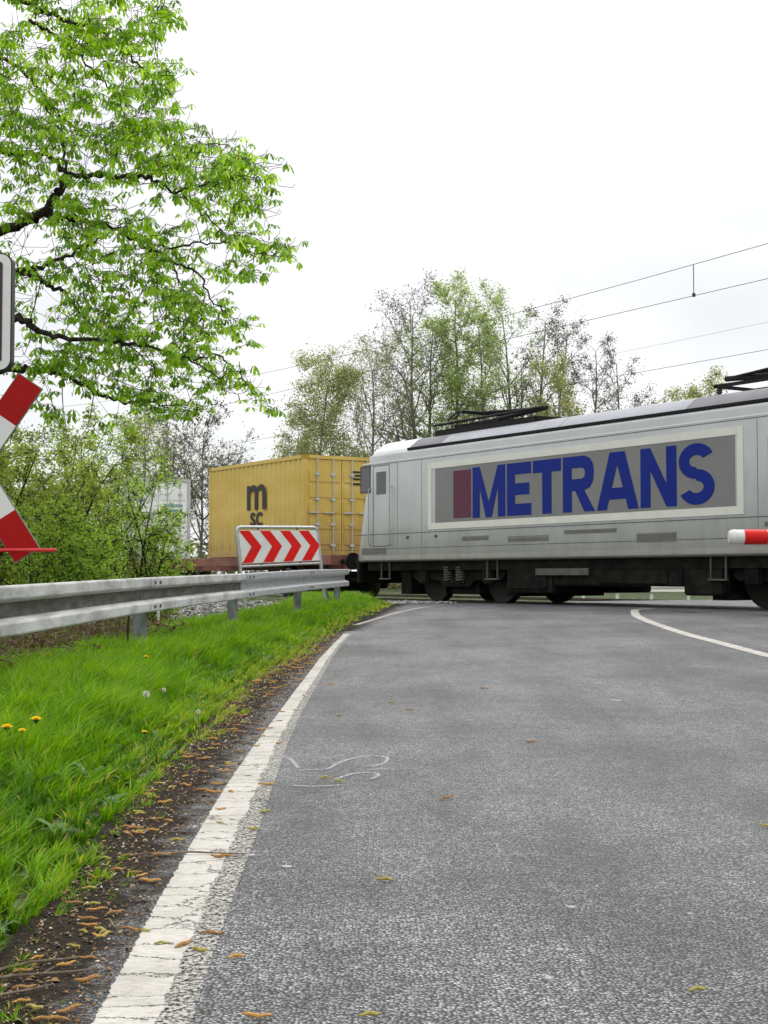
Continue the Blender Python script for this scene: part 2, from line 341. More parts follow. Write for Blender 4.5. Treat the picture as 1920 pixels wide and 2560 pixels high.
ASPH, _ = asphalt()
LY = [-30, 0, 2.74, 3.17, 3.7, 4.84, 5.73, 6.93, 8.62, 10.7, 14.3, 16.8, 19.0, 21]
LX = [-.55, -.53, -.555, -.57, -.59, -.62, -.64, -.65, -.655, -.66, -.65, -.60, -.54, -.5]
RX = [-.32, -.35, -.36, -.375, -.39, -.415, -.44, -.475, -.505, -.515, -.52, -.49, -.42, -.37]
def lineL(Y): return np.interp(Y, LY, LX)
def road_sheet():
    # near road in (a, Y); a runs from the grass edge outwards
    ys = np.concatenate([[-300, -150, -80, -40, -20, -8, -3], np.arange(-1, 34, .25)])
    aa = np.concatenate([np.linspace(-.10, .6, 15), np.arange(.8, 6, .4), np.arange(6, 40, 2)])
    A, Y = np.meshgrid(aa, ys); X = edgeX(Y) + A
    d = N[0] * X + N[1] * Y
    Z = gz(X, Y) + .004
    V = np.stack([X, Y, Z], -1).reshape(-1, 3); nx = len(aa); i = (np.arange(len(ys) - 1)[:, None] * nx + np.arange(nx - 1)[None]).ravel()
    q = np.stack([i, i + 1, i + nx + 1, i + nx], 1)
    dd = d.ravel()[q]; q = q[(dd.min(1) < 17.0)]
    # cut at d = 17: slide the vertices that lie beyond it back along Y
    over = V[:, 0] * N[0] + V[:, 1] * N[1] - 17.0; k = over > 0
    V[k, 1] -= over[k] / N[1]; V[k, 2] = gz(V[k, 0], V[k, 1]) + .004
    e = V[:, 0] - edgeX(V[:, 1]); wdt = np.maximum(.08, lineL(V[:, 1]) - edgeX(V[:, 1]))
    dirt = np.clip(1.15 - (e / wdt) * .62, 0, 1) * (e < wdt + .05) * .66
    dirt = np.where(V[:, 1] > 19.5, np.clip(.75 - e / .9, 0, .6), dirt)
    # crossing and far road in track coordinates
    ss = np.arange(-26.4, -4, .8); ds = np.concatenate([np.arange(17.0, 27, .5), np.arange(27, 62, 1.5)])
    S, D = np.meshgrid(ss, ds); X2 = N[0] * D + U[0] * S; Y2 = N[1] * D + U[1] * S
    V2 = np.stack([X2, Y2, gz(X2, Y2) + .004], -1).reshape(-1, 3); nx = len(ss); j = (np.arange(len(ds) - 1)[:, None] * nx + np.arange(nx - 1)[None]).ravel()
    q2 = np.stack([j, j + 1, j + nx + 1, j + nx], 1) + len(V)
    return npmesh('road', np.concatenate([V, V2]), [np.concatenate([q, q2])], {'dirt': np.concatenate([dirt, np.zeros(len(V2))])})
me = road_sheet(); tag(link('road', me, ASPH, None, True), kind='structure')

def strip(name, ptsL, ptsR, m, z=.008, sub=6):
    n = len(ptsL); A = []; ac = []
    for i in range(n):
        for j in range(sub + 1):
            t_ = j / sub; A.append((ptsL[i][0] * (1 - t_) + ptsR[i][0] * t_, ptsL[i][1] * (1 - t_) + ptsR[i][1] * t_)); ac.append(t_)
    A = np.array(A); V = np.column_stack([A, gz(A[:, 0], A[:, 1]) + z]); k = sub + 1
    i = (np.arange(n - 1)[:, None] * k + np.arange(sub)[None]).ravel()
    me = npmesh(name, V, [np.stack([i, i + 1, i + k + 1, i + k], 1)], {'across': ac})
    return tag(link(name, me, m), kind='structure')
PAINT = paintmat('worn_road_paint', .63); PAINT2 = paintmat('thin_road_paint', .9)
yy = np.concatenate([np.arange(-6, 19.0, .12)])
strip('edge_line', [(np.interp(y, LY, LX), y) for y in yy], [(np.interp(y, LY, RX), y) for y in yy], PAINT)
c2 = bez([(-.42, 21.3), (-.28, 22.1), (0, 23.9), (.34, 25.9), (1.05, 29.0), (1.75, 30.0)], 6)
def offs(pts, wd):
    pts = [np.array(p) for p in pts]; a = []; b_ = []
    for i, q in enumerate(pts):
        d = pts[min(i + 1, len(pts) - 1)] - pts[max(i - 1, 0)]; d /= np.linalg.norm(d); nn = np.array([-d[1], d[0]]); a.append(q + nn * wd / 2); b_.append(q - nn * wd / 2)
    return a, b_
a, b_ = offs(c2, .11); strip('edge_line', a, b_, paintmat('scuffed_road_paint', .38))
ca = bez([(2.9, 2), (3.3, 7), (3.62, 12.6), (3.63, 13.6), (3.63, 15.4), (3.63, 17.2), (3.74, 19.8), (3.92, 22.0), (4.16, 23.6), (4.5, 25.4), (4.95, 26.4)], 6)
a, b_ = offs(ca, .15); strip('centre_line', a, b_, PAINT2)
cf = bez([(11.6, 31.5), (12.6, 35), (13.3, 39), (13.6, 44)], 5); a, b_ = offs(cf, .15)
strip('centre_line', a, b_, PAINT2)
# faint surveyor's spray marks
spm = bpy.data.materials.new('faint_spray_paint'); spm.use_nodes = True; t = spm.node_tree; p = t.nodes['Principled BSDF']
p.inputs['Base Color'].default_value = (.55, .56, .58, 1); n = t.nodes.new('ShaderNodeTexNoise'); n.inputs['Scale'].default_value = 110; n.inputs['Detail'].default_value = 4
tcn = t.nodes.new('ShaderNodeTexCoord'); t.links.new(tcn.outputs['Object'], n.inputs['Vector']); a_ = t.nodes.new('ShaderNodeAttribute'); a_.attribute_name = 'across'
mm = t.nodes.new('ShaderNodeMath'); mm.operation = 'PINGPONG'; mm.inputs[1].default_value = .5; t.links.new(a_.outputs['Fac'], mm.inputs[0])
m2 = t.nodes.new('ShaderNodeMath'); m2.operation = 'MULTIPLY_ADD'; m2.inputs[1].default_value = 1.25; m2.inputs[2].default_value = -.08; t.links.new(mm.outputs[0], m2.inputs[0])
m3 = t.nodes.new('ShaderNodeMath'); m3.operation = 'MULTIPLY'; m3.use_clamp = True; t.links.new(m2.outputs[0], m3.inputs[0])
rr = t.nodes.new('ShaderNodeValToRGB'); rr.color_ramp.elements[0].position = .42; rr.color_ramp.elements[1].position = .58; rr.color_ramp.elements[1].color = (2, 2, 2, 1)
t.links.new(n.outputs['Fac'], rr.inputs[0]); t.links.new(rr.outputs[0], m3.inputs[1])
tr = t.nodes.new('ShaderNodeBsdfTransparent'); x = t.nodes.new('ShaderNodeMixShader'); t.links.new(m3.outputs[0], x.inputs[0]); t.links.new(tr.outputs[0], x.inputs[1]); t.links.new(p.outputs[0], x.inputs[2]); t.links.new(x.outputs[0], t.nodes['Material Output'].inputs[0])
def gpt(xs, ys):
    r = ray(xs, ys); z = 0
    for _ in range(30):
        k = (z - CZ) / r[2]; z = float(gz(r[0] * k, r[1] * k))
    return (r[0] * k, r[1] * k)
def zo(x, y): return ((650 + x / 4.1475) / K, (1830 + y / 4.1475) / K)     # spots read off a close look at the marks
Vs, Fs, Ac = [], [], []
for line in ([(420, 415), (540, 405), (700, 400), (800, 345), (920, 300), (1080, 272), (1230, 265), (1320, 285), (1300, 330), (1220, 362), (1150, 372)],
             [(1110, 405), (1250, 402), (1400, 404)], [(790, 505), (900, 468), (1000, 445), (1120, 438), (1220, 450), (1210, 480), (1150, 505)],
             [(330, 570), (520, 582), (700, 576), (860, 565)], [(300, 290), (350, 330), (390, 390)]):
    pp = bez([gpt(*zo(*q)) for q in line], 5); a, b_ = offs(pp, .034); base = len(Vs)
    for i in range(len(pp)):
        for j in range(5):
            t_ = j / 4; q = a[i] * (1 - t_) + b_[i] * t_; Vs.append((q[0], q[1], float(gz(q[0], q[1])) + .008)); Ac.append(t_)
    for i in range(len(pp) - 1):
        for j in range(4): k = base + i * 5 + j; Fs.append((k, k + 1, k + 6, k + 5))
o = link('road_spray_mark', npmesh('road_spray_mark', Vs, [np.array(Fs)], {'across': Ac}), spm); tag(o, kind='structure')

# ------------------------------------------------------------------ railway: ballast, sleepers, rails
BAL = mat('ballast', (.07, .066, .062), .9, vscale=22, col2=(.34, .33, .32), bump=1, bscale=18, ramp=(.38, .62))
def ballast(s0, s1, name):
    ss = np.arange(s0, s1 + .01, .2 if s0 > -50 and s1 < -20 else 2.0)
    ds = [12.3, 13.1, 13.9, 14.8, 15.8, 17.0, 18, 19, 20, 21, 22, 23, 24, 25, 26, 27, 28.4]
    zs = [-.12, .04, .12, .15, .15, .13, .10, .10, .10, .10, .10, .12, .10, .10, .10, .06, -.12]
    S, D = np.meshgrid(ss, ds); Z = np.array(zs)[:, None] + rng.normal(0, .018, S.shape)
    V = np.stack([N[0] * D + U[0] * S, N[1] * D + U[1] * S, Z], -1).reshape(-1, 3); nx = len(ss); i = (np.arange(len(ds) - 1)[:, None] * nx + np.arange(nx - 1)[None]).ravel()
    tag(link(name, npmesh(name, V, [np.stack([i, i + 1, i + nx + 1, i + nx], 1)]), BAL), kind='structure')
ballast(-46, -26.5, 'ballast_bed'); ballast(-246, -46, 'ballast_bed'); ballast(-3.9, 120.1, 'ballast_bed')
# loose stones where they can be seen
ns = 7500
S = rng.uniform(-42, -26.6, ns); D = rng.uniform(12.8, 19.3, ns); S[:700] = rng.uniform(-28.3, -25.9, 700); D[:700] = rng.uniform(16.2, 18.4, 700)
base = np.array([(-1, -.6, -.5), (1, -.5, -.6), (.9, .8, -.4), (-.8, .9, -.5), (-.6, -.5, .6), (.7, -.6, .5), (.5, .6, .7), (-.6, .5, .5)])
fb = np.array([(0, 3, 2, 1), (4, 5, 6, 7), (0, 1, 5, 4), (1, 2, 6, 5), (2, 3, 7, 6), (3, 0, 4, 7)])
sz = rng.uniform(.018, .042, ns)
ang = rng.uniform(0, 6.28, ns); tl = rng.normal(0, .7, ns)
B = base[None] * (1 + rng.normal(0, .22, (ns, 8, 3))); B *= sz[:, None, None]
ca_, sa_ = np.cos(ang)[:, None], np.sin(ang)[:, None]; ct, st_ = np.cos(tl)[:, None], np.sin(tl)[:, None]
x_, y_, z_ = B[..., 0], B[..., 1], B[..., 2]; y2 = y_ * ct - z_ * st_; z2 = y_ * st_ + z_ * ct; x3 = x_ * ca_ - y2 * sa_; y3 = x_ * sa_ + y2 * ca_
zb = np.interp(D, [12.3, 13.1, 13.9, 14.8, 15.8, 17.0, 18, 19, 28], [-.12, .04, .12, .15, .15, .13, .10, .10, .10]) + .02
zb[:700] = .262 - .0 * D[:700]; zb[:700] = gz(N[0] * D[:700] + U[0] * S[:700], N[1] * D[:700] + U[1] * S[:700]) + .012
Xc = N[0] * D + U[0] * S; Yc = N[1] * D + U[1] * S
k_ = slice(700, 2700); Yc[k_] = rng.uniform(22.8, 34, 2000); Xc[k_] = railX(Yc[k_]) - .5 - rng.uniform(0, 4.5, 2000); dk = N[0] * Xc[k_] + N[1] * Yc[k_]
zb[k_] = np.where((dk > 10.7) & (dk < 13.2), hground(Xc[k_], Yc[k_]) + .08, -1.5)
V = np.stack([x3 + Xc[:, None], y3 + Yc[:, None], z2 + zb[:, None]], -1).reshape(-1, 3)
STN = leafmat('ballast_stone', [(0, (.10, .095, .09)), (.6, (.30, .29, .28)), (1, (.55, .53, .50))], trans=0, rough=.9)
me = npmesh('ballast_stones', V, [(fb[None] + (np.arange(ns) * 8)[:, None, None]).reshape(-1, 4)], {'rnd': np.repeat(rng.random(ns), 8)})
tag(link('ballast_stones', me, STN), 'grey crushed stone ballast lying along the railway track', 'gravel', kind='stuff')
xs_ = np.arange(-9, .2, .25); ys_ = np.arange(22.5, 36, .25)
me = grid_mesh('ballast_bank', xs_, ys_, lambda X, Y: hground(X, Y) + .05 + .02 * lump(X * 2, Y * 2), lambda X, Y: (X < railX(Y) - .45) & (N[0] * X + N[1] * Y > 10.7) & (N[0] * X + N[1] * Y < 13.3))
tag(link('ballast_bank', me, BAL), kind='structure')
RAILM = mat('rail_steel', (.10, .07, .05), .5, .6, var=.2); SLP = mat('concrete_sleeper', (.22, .21, .19), .9, var=.2)
RT = math.atan2(U[1], U[0])
def track_root(name, s, d, z): o = bpy.data.objects.new(name, None); C.objects.link(o); x, y = sd2xy(s, d); o.location = (x, y, z); o.rotation_euler = (0, 0, RT); return o
for dc in (20.18, 24.68):
    tr_ = track_root('railway_track', 0, dc, .256); tag(tr_, kind='structure')
    m = MB()
    for sy in (-.75, .75): m.box(-246, 120, sy - .036, sy + .036, -.03, 0); m.box(-246, 120, sy - .012, sy + .012, -.14, -.03); m.box(-246, 120, sy - .07, sy + .07, -.155, -.14)
    m.build('rails', RAILM, tr_)
    m = MB()
    for k in range(130):
        xx = -104 + k * .6
        if -104 < xx < -26.8: m.box(xx - .12, xx + .12, -1.3, 1.3, -.30, -.158)
    m.build('sleepers', SLP, tr_)

# ------------------------------------------------------------------ locomotive
LOCO_S = -21.65
loco = empty('locomotive', (*sd2xy(LOCO_S, 20.18), .256), 'silver electric locomotive with blue METRANS lettering crossing the road', 'locomotive', rz=RT)
SIL = mat('silver_paint', (.43, .45, .45), .32, .2, vscale=1.2, col2=(.49, .51, .505), coat=.3, bump=.02, bscale=3)
SIL2 = mat('lower_silver_paint', (.42, .42, .40), .4, .15, vscale=1.5, col2=(.34, .335, .31), coat=.1, stretch=(.6, 1, 2.4), detail=8)
ROOFW = mat('white_cab_roof', (.78, .79, .81), .3, 0, var=.04, coat=.4)
ROOFL = mat('pale_grey_roof', (.38, .385, .42), .35, .2, var=.08, vscale=1.2)
ROOFG = mat('grey_roof', (.20, .195, .21), .45, .2, var=.12, vscale=1.5)
BLK = mat('black_equipment', (.012, .012, .013), .6, 0, spec=.15, var=.3, vscale=5)
UND = mat('underframe_grime', (.008, .0075, .007), .9, 0, spec=.08, vscale=3, col2=(.022, .02, .017), bump=.2, bscale=15)
UNDG = mat('underframe_grey', (.07, .068, .06), .7, 0, vscale=4, col2=(.12, .115, .10))
FRM = mat('cream_frame_paint', (.72, .72, .66), .5, 0, var=.04)
PNL = mat('grey_banner_panel', (.215, .215, .21), .5, 0, var=.06, vscale=.8)
BLU = mat('blue_lettering', (.006, .022, .22), .5, 0, spec=.12, var=.06)
MAR = mat('maroon_block', (.13, .04, .075), .5, 0, spec=.12, var=.06)
GLS = mat('dark_glass', (.02, .025, .03), .08, 0, spec=.8)
SEAM = mat('panel_seam', (.09, .092, .09), .7)
SIDEG = mat('vent_grey', (.19, .19, .18), .6, 0, var=.1)
def grime(m, z0, z1, col, amt):
    t = m.node_tree; p = t.nodes['Principled BSDF']; L = t.links.new; src = p.inputs['Base Color'].links[0].from_socket
    tcn = t.nodes.new('ShaderNodeTexCoord'); sp = t.nodes.new('ShaderNodeSeparateXYZ'); L(tcn.outputs['Object'], sp.inputs[0])
    mr_ = t.nodes.new('ShaderNodeMapRange'); mr_.inputs[1].default_value = z0; mr_.inputs[2].default_value = z1; mr_.inputs[3].default_value = 1; mr_.inputs[4].default_value = 0; L(sp.outputs['Z'], mr_.inputs[0])
    mp_ = t.nodes.new('ShaderNodeMapping'); mp_.inputs['Scale'].default_value = (2.2, 2.2, .45); L(tcn.outputs['Object'], mp_.inputs[0]); n = t.nodes.new('ShaderNodeTexNoise'); n.inputs['Scale'].default_value = 1.6; n.inputs['Detail'].default_value = 8; n.inputs['Roughness'].default_value = .7; L(mp_.outputs[0], n.inputs['Vector'])
    a = t.nodes.new('ShaderNodeMath'); a.operation = 'MULTIPLY_ADD'; a.inputs[1].default_value = .8; a.inputs[2].default_value = -.3; L(mr_.outputs[0], a.inputs[0]); b = t.nodes.new('ShaderNodeMath'); b.operation = 'ADD'; b.use_clamp = True; L(a.outputs[0], b.inputs[0]); L(n.outputs['Fac'], b.inputs[1])
    r = t.nodes.new('ShaderNodeValToRGB'); r.color_ramp.elements[0].position = .42; r.color_ramp.elements[1].position = .95; r.color_ramp.elements[1].color = (amt, amt, amt, 1); L(b.outputs[0], r.inputs[0])
    x = t.nodes.new('ShaderNodeMixRGB'); L(r.outputs[0], x.inputs[0]); L(src, x.inputs[1]); x.inputs[2].default_value = (*col, 1); L(x.outputs[0], p.inputs['Base Color'])
grime(SIL, .9, 2.2, (.26, .235, .195), .5); grime(SIL2, .9, 1.3, (.20, .17, .13), .6)
def rake(z): return .75 * max(0, (z - 1.9) / 2.0) ** 1.15
def loft(prof, xs, name, m, hw=None, smooth=True, closed_ends=True):
    """prof: half profile (y,z) from the near bottom over the top; mirrored"""
    full = [(-y, z) for y, z in prof] + [(y, z) for y, z in reversed(prof) if y > 1e-4]
    mb = MB(); n = len(full); vs = []
    for x in xs:
        ax = abs(x); sg = 1 if x > 0 else -1
        k = 1.0
        if ax > 8.95: k = 1 - .15 * ((ax - 8.95) / .5) ** 2
        for y, z in full:
            xx = x
            if ax > 7: xx = sg * (7 + (ax - 7) * (2.45 - rake(z)) / 2.45)
            vs.append((xx, y * k, z))
    fs = []
    for i in range(len(xs) - 1):
        for j in range(n - 1): fs.append((i * n + j, i * n + j + 1, (i + 1) * n + j + 1, (i + 1) * n + j))
        fs.append((i * n + n - 1, i * n, (i + 1) * n, (i + 1) * n + n - 1))
    fs.append(tuple(range(n))); fs.append(tuple((len(xs) - 1) * n + j for j in range(n))[::-1])
    mb.add(vs, fs); return mb.build(name, m, loco, smooth)
XS = [-9.45, -9.43, -9.36, -9.22, -9.05, -8.9, -7, -5, 0, 5, 7, 8.9, 9.05, 9.22, 9.36, 9.43, 9.45]
body = loft([(1.43, .95), (1.475, .98), (1.49, 1.05), (1.49, 3.55), (1.475, 3.60), (1.43, 3.63)], XS, 'body', SIL)
RP = [(1.415, 3.61), (1.41, 3.66), (1.39, 3.70), (1.14, 3.90), (1.02, 3.945), (.5, 3.965)]
loft(RP, [-9.42, -9.36, -9.2, -8.9, -8, -7, -6.92], 'cab_roof', ROOFW)
loft(RP, [6.92, 7, 8, 8.9, 9.2, 9.36, 9.42], 'cab_roof', ROOFW)
loft([(y - .004, z - .006) for y, z in RP], [-6.90, -5.62], 'roof_panel', ROOFG)
loft([(y - .004, z - .006) for y, z in RP], [-5.60, -1.3], 'roof_panel', ROOFL)
loft([(y - .004, z - .006) for y, z in RP], [-1.28, 2.4], 'roof_panel', ROOFL)
loft([(y - .004, z - .006) for y, z in RP], [2.42, 6.90], 'roof_panel', ROOFG)
m = MB(); m.box(-6.9, 8.6, -1.47, -1.40, 3.625, 3.685); m.box(-8.6, 8.6, 1.40, 1.47, 3.625, 3.685); m.build('roof_gutter', BLK, loco)
def sbox(name, x0, x1, z0, z1, mt, pr=.004, bv=0, parent=loco, y=-1.49):
    m = MB(); m.box(x0, x1, y - pr, y + .01, z0, z1, 0, bv); return m.build(name, mt, parent)
def frame(name, x0, x1, z0, z1, t, mt, pr, parent=loco):
    m = MB(); y0, y1 = -1.49 - pr, -1.485
    m.box(x0, x1, y0, y1, z1 - t, z1); m.box(x0, x1, y0, y1, z0, z0 + t); m.box(x0, x0 + t, y0, y1, z0 + t, z1 - t); m.box(x1 - t, x1, y0, y1, z0 + t, z1 - t); return m.build(name, mt, parent)
ban = sbox('banner', -5.97 + .3, 3.93 - .2, 1.8, 3.13, PNL, .006)
frame('banner_frame', -5.97, 3.93, 1.69, 3.25, .145, FRM, .012, ban)
sbox('maroon_block', -4.93, -4.24, 1.92, 3.0, MAR, .010, parent=ban)
# heavy block letters
def glyph(ch):
    t = .26      # stroke (unit height 1); returns polygons and width
    if ch == 'E': return [[(0, 0), (t, 0), (t, 1), (0, 1)], [(t, 0), (.78, 0), (.78, .22), (t, .22)], [(t, .39), (.72, .39), (.72, .61), (t, .61)], [(t, .78), (.78, .78), (.78, 1), (t, 1)]], .78
    if ch == 'T': return [[(0, .77), (.86, .77), (.86, 1), (0, 1)], [(.29, 0), (.57, 0), (.57, .77), (.29, .77)]], .86
    if ch == 'M': return [[(0, 0), (.25, 0), (.25, 1), (0, 1)], [(.87, 0), (1.12, 0), (1.12, 1), (.87, 1)], [(.25, 1), (.25, .58), (.46, 0), (.66, 0), (.87, .58), (.87, 1), (.56, .3)]], 1.12
    if ch == 'N': return [[(0, 0), (.25, 0), (.25, 1), (0, 1)], [(.65, 0), (.9, 0), (.9, 1), (.65, 1)], [(.25, 1), (.25, .62), (.65, 0), (.65, .38)]], .9
    if ch == 'A': return [[(0, 0), (.27, 0), (.56, .78), (.56, 1), (.36, 1)], [(.56, 1), (.56, .78), (.85, 0), (1.12, 0), (.76, 1)], [(.335, .18), (.785, .18), (.71, .38), (.41, .38)]], 1.12
    if ch == 'R': return [[(0, 0), (t, 0), (t, 1), (0, 1)], [(t, .79), (.55, .79), (.62, .76), (.65, .70), (.89, .70), (.87, .84), (.78, .95), (.62, 1), (t, 1)],
                          [(t, .38), (.62, .38), (.78, .43), (.87, .54), (.89, .70), (.65, .70), (.62, .62), (.55, .59), (t, .59)], [(.36, .38), (.62, .38), (.92, 0), (.62, 0)]], .92
    if ch == 'S':
        def arc(cx, cy, r, a0, a1, n=9): return [(cx + r[0] * math.cos(math.radians(a0 + (a1 - a0) * i / n)), cy + r[1] * math.sin(math.radians(a0 + (a1 - a0) * i / n))) for i in range(n + 1)]
        o = arc(.42, .71, (.42, .29), 25, 270, 14) ; i_ = arc(.42, .71, (.17, .10), 25, 270, 14)
        o2 = arc(.42, .29, (.42, .29), 90, -155, 14); i2 = arc(.42, .29, (.17, .10), 90, -155, 14)
        P_ = []
        for A, B in ((o, i_), (o2, i2)):
            for k in range(len(A) - 1): P_.append([A[k], A[k + 1], B[k + 1], B[k]])
        # middle join
        return P_, .84
def lettering(word, x0, x1, z0, z1, y, name, mt, parent, gap=.1):
    gl = [glyph(c) for c in word]; tot = sum(g[1] for g in gl) + gap * (len(word) - 1); sx = (x1 - x0) / tot; m = MB(); x = x0
    for P_, w_ in gl:
        for poly in P_: m.prism([(x + a * sx, z0 + b * (z1 - z0)) for a, b in poly], y - .004, y + .002)
        x += (w_ + gap) * sx
    return m.build(name, mt, parent)
lettering('METRANS', -4.18, 3.24, 1.90, 3.03, -1.499, 'lettering', BLU, ban, .055)
win = sbox('cab_window', -8.98, -8.58, 2.72, 3.32, GLS, .006); frame('window_frame', -9.02, -8.54, 2.68, 3.36, .04, SEAM, .01, win)
dr = frame('cab_door', -8.42, -7.66, 1.33, 3.34, .018, SEAM, .004)
sbox('door_window', -8.26, -7.82, 2.62, 3.18, GLS, .006, parent=dr)
for xx in (-8.52, -7.56): m = MB(); m.tube([(xx, -1.50, 1.35), (xx, -1.56, 1.4), (xx, -1.56, 2.75), (xx, -1.50, 2.8)], .014, 8); m.build('handrail', SIL2, dr, True)
m = MB(); m.box(-9.3, 9.3, -1.4945, -1.48, 1.625, 1.64); m.box(-8.9, 8.9, -1.4945, -1.48, 1.268, 1.278); m.box(-8.9, 8.9, -1.4945, -1.48, 3.36, 3.372); m.build('body_seam', SEAM, loco)
m = MB(); m.box(-8.9, 8.9, -1.497, -1.48, 3.40, 3.425); m.build('cantrail_moulding', ROOFW, loco)
for x0, x1, z0, z1 in ((1.17, 2.25, 1.25, 1.42), (-2.9, -1.5, 1.34, 1.46), (-4.6, -3.6, 1.40, 1.5), (-8.95, -7.8, 1.14, 1.3), (4.4, 5.6, 1.46, 1.54), (5.9, 7.1, 1.25, 1.42), (-1.0, .6, 1.46, 1.54)):
    m = MB(); m.box(x0, x1, -1.4945, -1.48, z0, z1)
    k = int((z1 - z0) / .04)
    for i in range(k): m.box(x0 + .02, x1 - .02, -1.505, -1.4947, z0 + .01 + i * .04, z0 + .028 + i * .04)
    m.build('side_vent', SIDEG, loco)
for xx in (-7.3, -6.25, 4.25, 5.3, 6.4, 7.5): m = MB(); m.box(xx, xx + .012, -1.4935, -1.48, 1.105, 1.26); m.box(xx, xx + .0121, -1.4935, -1.48, 1.285, 1.62); m.box(xx, xx + .0119, -1.4935, -1.48, 1.645, 3.355); m.build('panel_joint', SIDEG, loco)
m = MB()
for i in range(88): xx = -8.7 + i * .2; m.box(xx, xx + .012, -1.4955, -1.4905, 1.30, 1.312); m.box(xx, xx + .012, -1.4955, -1.4905, 1.595, 1.607)
o_ = m.build('rivets', SIDEG, loco); o_['kind'] = 'stuff'
for x0, x1, z0, z1 in ((4.5, 5.15, 2.2, 3.0), (5.45, 6.25, 2.2, 3.0), (6.55, 7.35, 2.2, 3.0)):
    m = MB(); m.box(x0, x1, -1.4945, -1.48, z0, z1)
    for i in range(int((z1 - z0 - .04) / .05)): m.prism([(x0 + .02, z0 + .02 + i * .05), (x1 - .02, z0 + .02 + i * .05), (x1 - .02, z0 + .045 + i * .05), (x0 + .02, z0 + .045 + i * .05)], -1.51, -1.4947)
    m.build('air_grille', SIDEG, loco)
for xx in (-6.9, -5.7, 4.6, 6.0, 7.2):
    m = MB(); m.box(xx, xx + .10, -1.50, -1.4905, 1.50, 1.56); m.box(xx + .02, xx + .08, -1.512, -1.5005, 1.515, 1.545); m.build('latch', SEAM, loco)
for xx in (-8.0, -3.6, 3.2, 8.0):
    m = MB(); m.box(xx - .22, xx + .22, -1.44, -1.36, .52, .55); m.box(xx - .20, xx - .17, -1.40, -1.37, .55, .95); m.box(xx + .17, xx + .20, -1.40, -1.37, .55, .95); m.build('footstep', UNDG, loco)
lf = MB(); lf.box(-8.9, 8.9, -1.4965, -1.48, 1.0, 1.10); lf.build('sole_bar', SIL2, loco)
# front windscreens, lamps, buffers at both ends
for sg in (-1, 1):
    m = MB(); pts = []
    for y, z in ((-1.05, 2.55), (1.05, 2.55), (.98, 3.45), (-.98, 3.45)): pts.append((sg * (9.46 - rake(z) + .012), y, z))
    pts2 = [(p_[0] - sg * .03, p_[1], p_[2]) for p_ in pts]; m.add(pts + pts2, [(0, 1, 2, 3), (7, 6, 5, 4), (0, 4, 5, 1), (1, 5, 6, 2), (2, 6, 7, 3), (3, 7, 4, 0)]); m.build('windscreen', GLS, loco)
    for y in (-.95, .95):
        m = MB(); m.tube([(sg * 9.40, y, 1.55), (sg * 9.475, y, 1.55)], .13, 16); m.build('headlight', ROOFW, loco)
        m = MB(); m.tube([(sg * 9.3, y * .92, .98), (sg * 9.75, y * .92, .98)], .09, 12); m.tube([(sg * 9.72, y * .92, .98), (sg * 9.80, y * .92, .98)], .26, 20); m.build('buffer', BLK, loco, True)
    m = MB(); m.box(sg * 9.4 - .14, sg * 9.4 + .06, -1.3, 1.3, .42, .94, 0, .03); m.box(sg * 9.3 - .05, sg * 9.3 + .35, -.06, .06, .85, 1.0); m.build('front_apron', UND, loco)
# underframe and bogies
m = MB(); m.box(-8.9, 8.9, -1.34, 1.34, .74, .949); m.build('underframe', UND, loco)
m = MB(); m.box(-3.1, -1.5, -1.38, 1.38, .24, .735, 0, .03); m.box(-1.5, 2.3, -1.379, 1.379, .40, .734, 0, .03); m.box(2.3, 3.3, -1.38, 1.38, .24, .735, 0, .03); m.box(-2.9, -1.7, -1.42, -1.385, .34, .70); m.box(0, 1.9, -1.42, -1.385, .46, .70); m.build('transformer_case', UND, loco)
sb = MB(); sb.box(-2.0, -.3, -1.45, -1.425, .62, .76); sb.build('equipment_plate', UNDG, loco)
def wheelmb(x, y, r):
    m = MB(); n = 28; rings = [(r * .28, -.07), (r * .28, -.085), (r * .8, -.05), (r * .86, -.07), (r, -.07), (r, .05), (r + .03, .06), (r + .03, .085), (r * .3, .085)]
    vs = [(x + a * math.cos(2 * math.pi * j / n), y + (b if y < 0 else -b), a * math.sin(2 * math.pi * j / n) + r) for a, b in rings for j in range(n)]
    fs = [(i * n + j, i * n + (j + 1) % n, (i + 1) * n + (j + 1) % n, (i + 1) * n + j) for i in range(len(rings) - 1) for j in range(n)]
    fs += [tuple(range(n)), tuple((len(rings) - 1) * n + j for j in range(n))]; m.add(vs, fs); return m
WHL = mat('wheel_steel', (.016, .014, .012), .7, .1, var=.2)
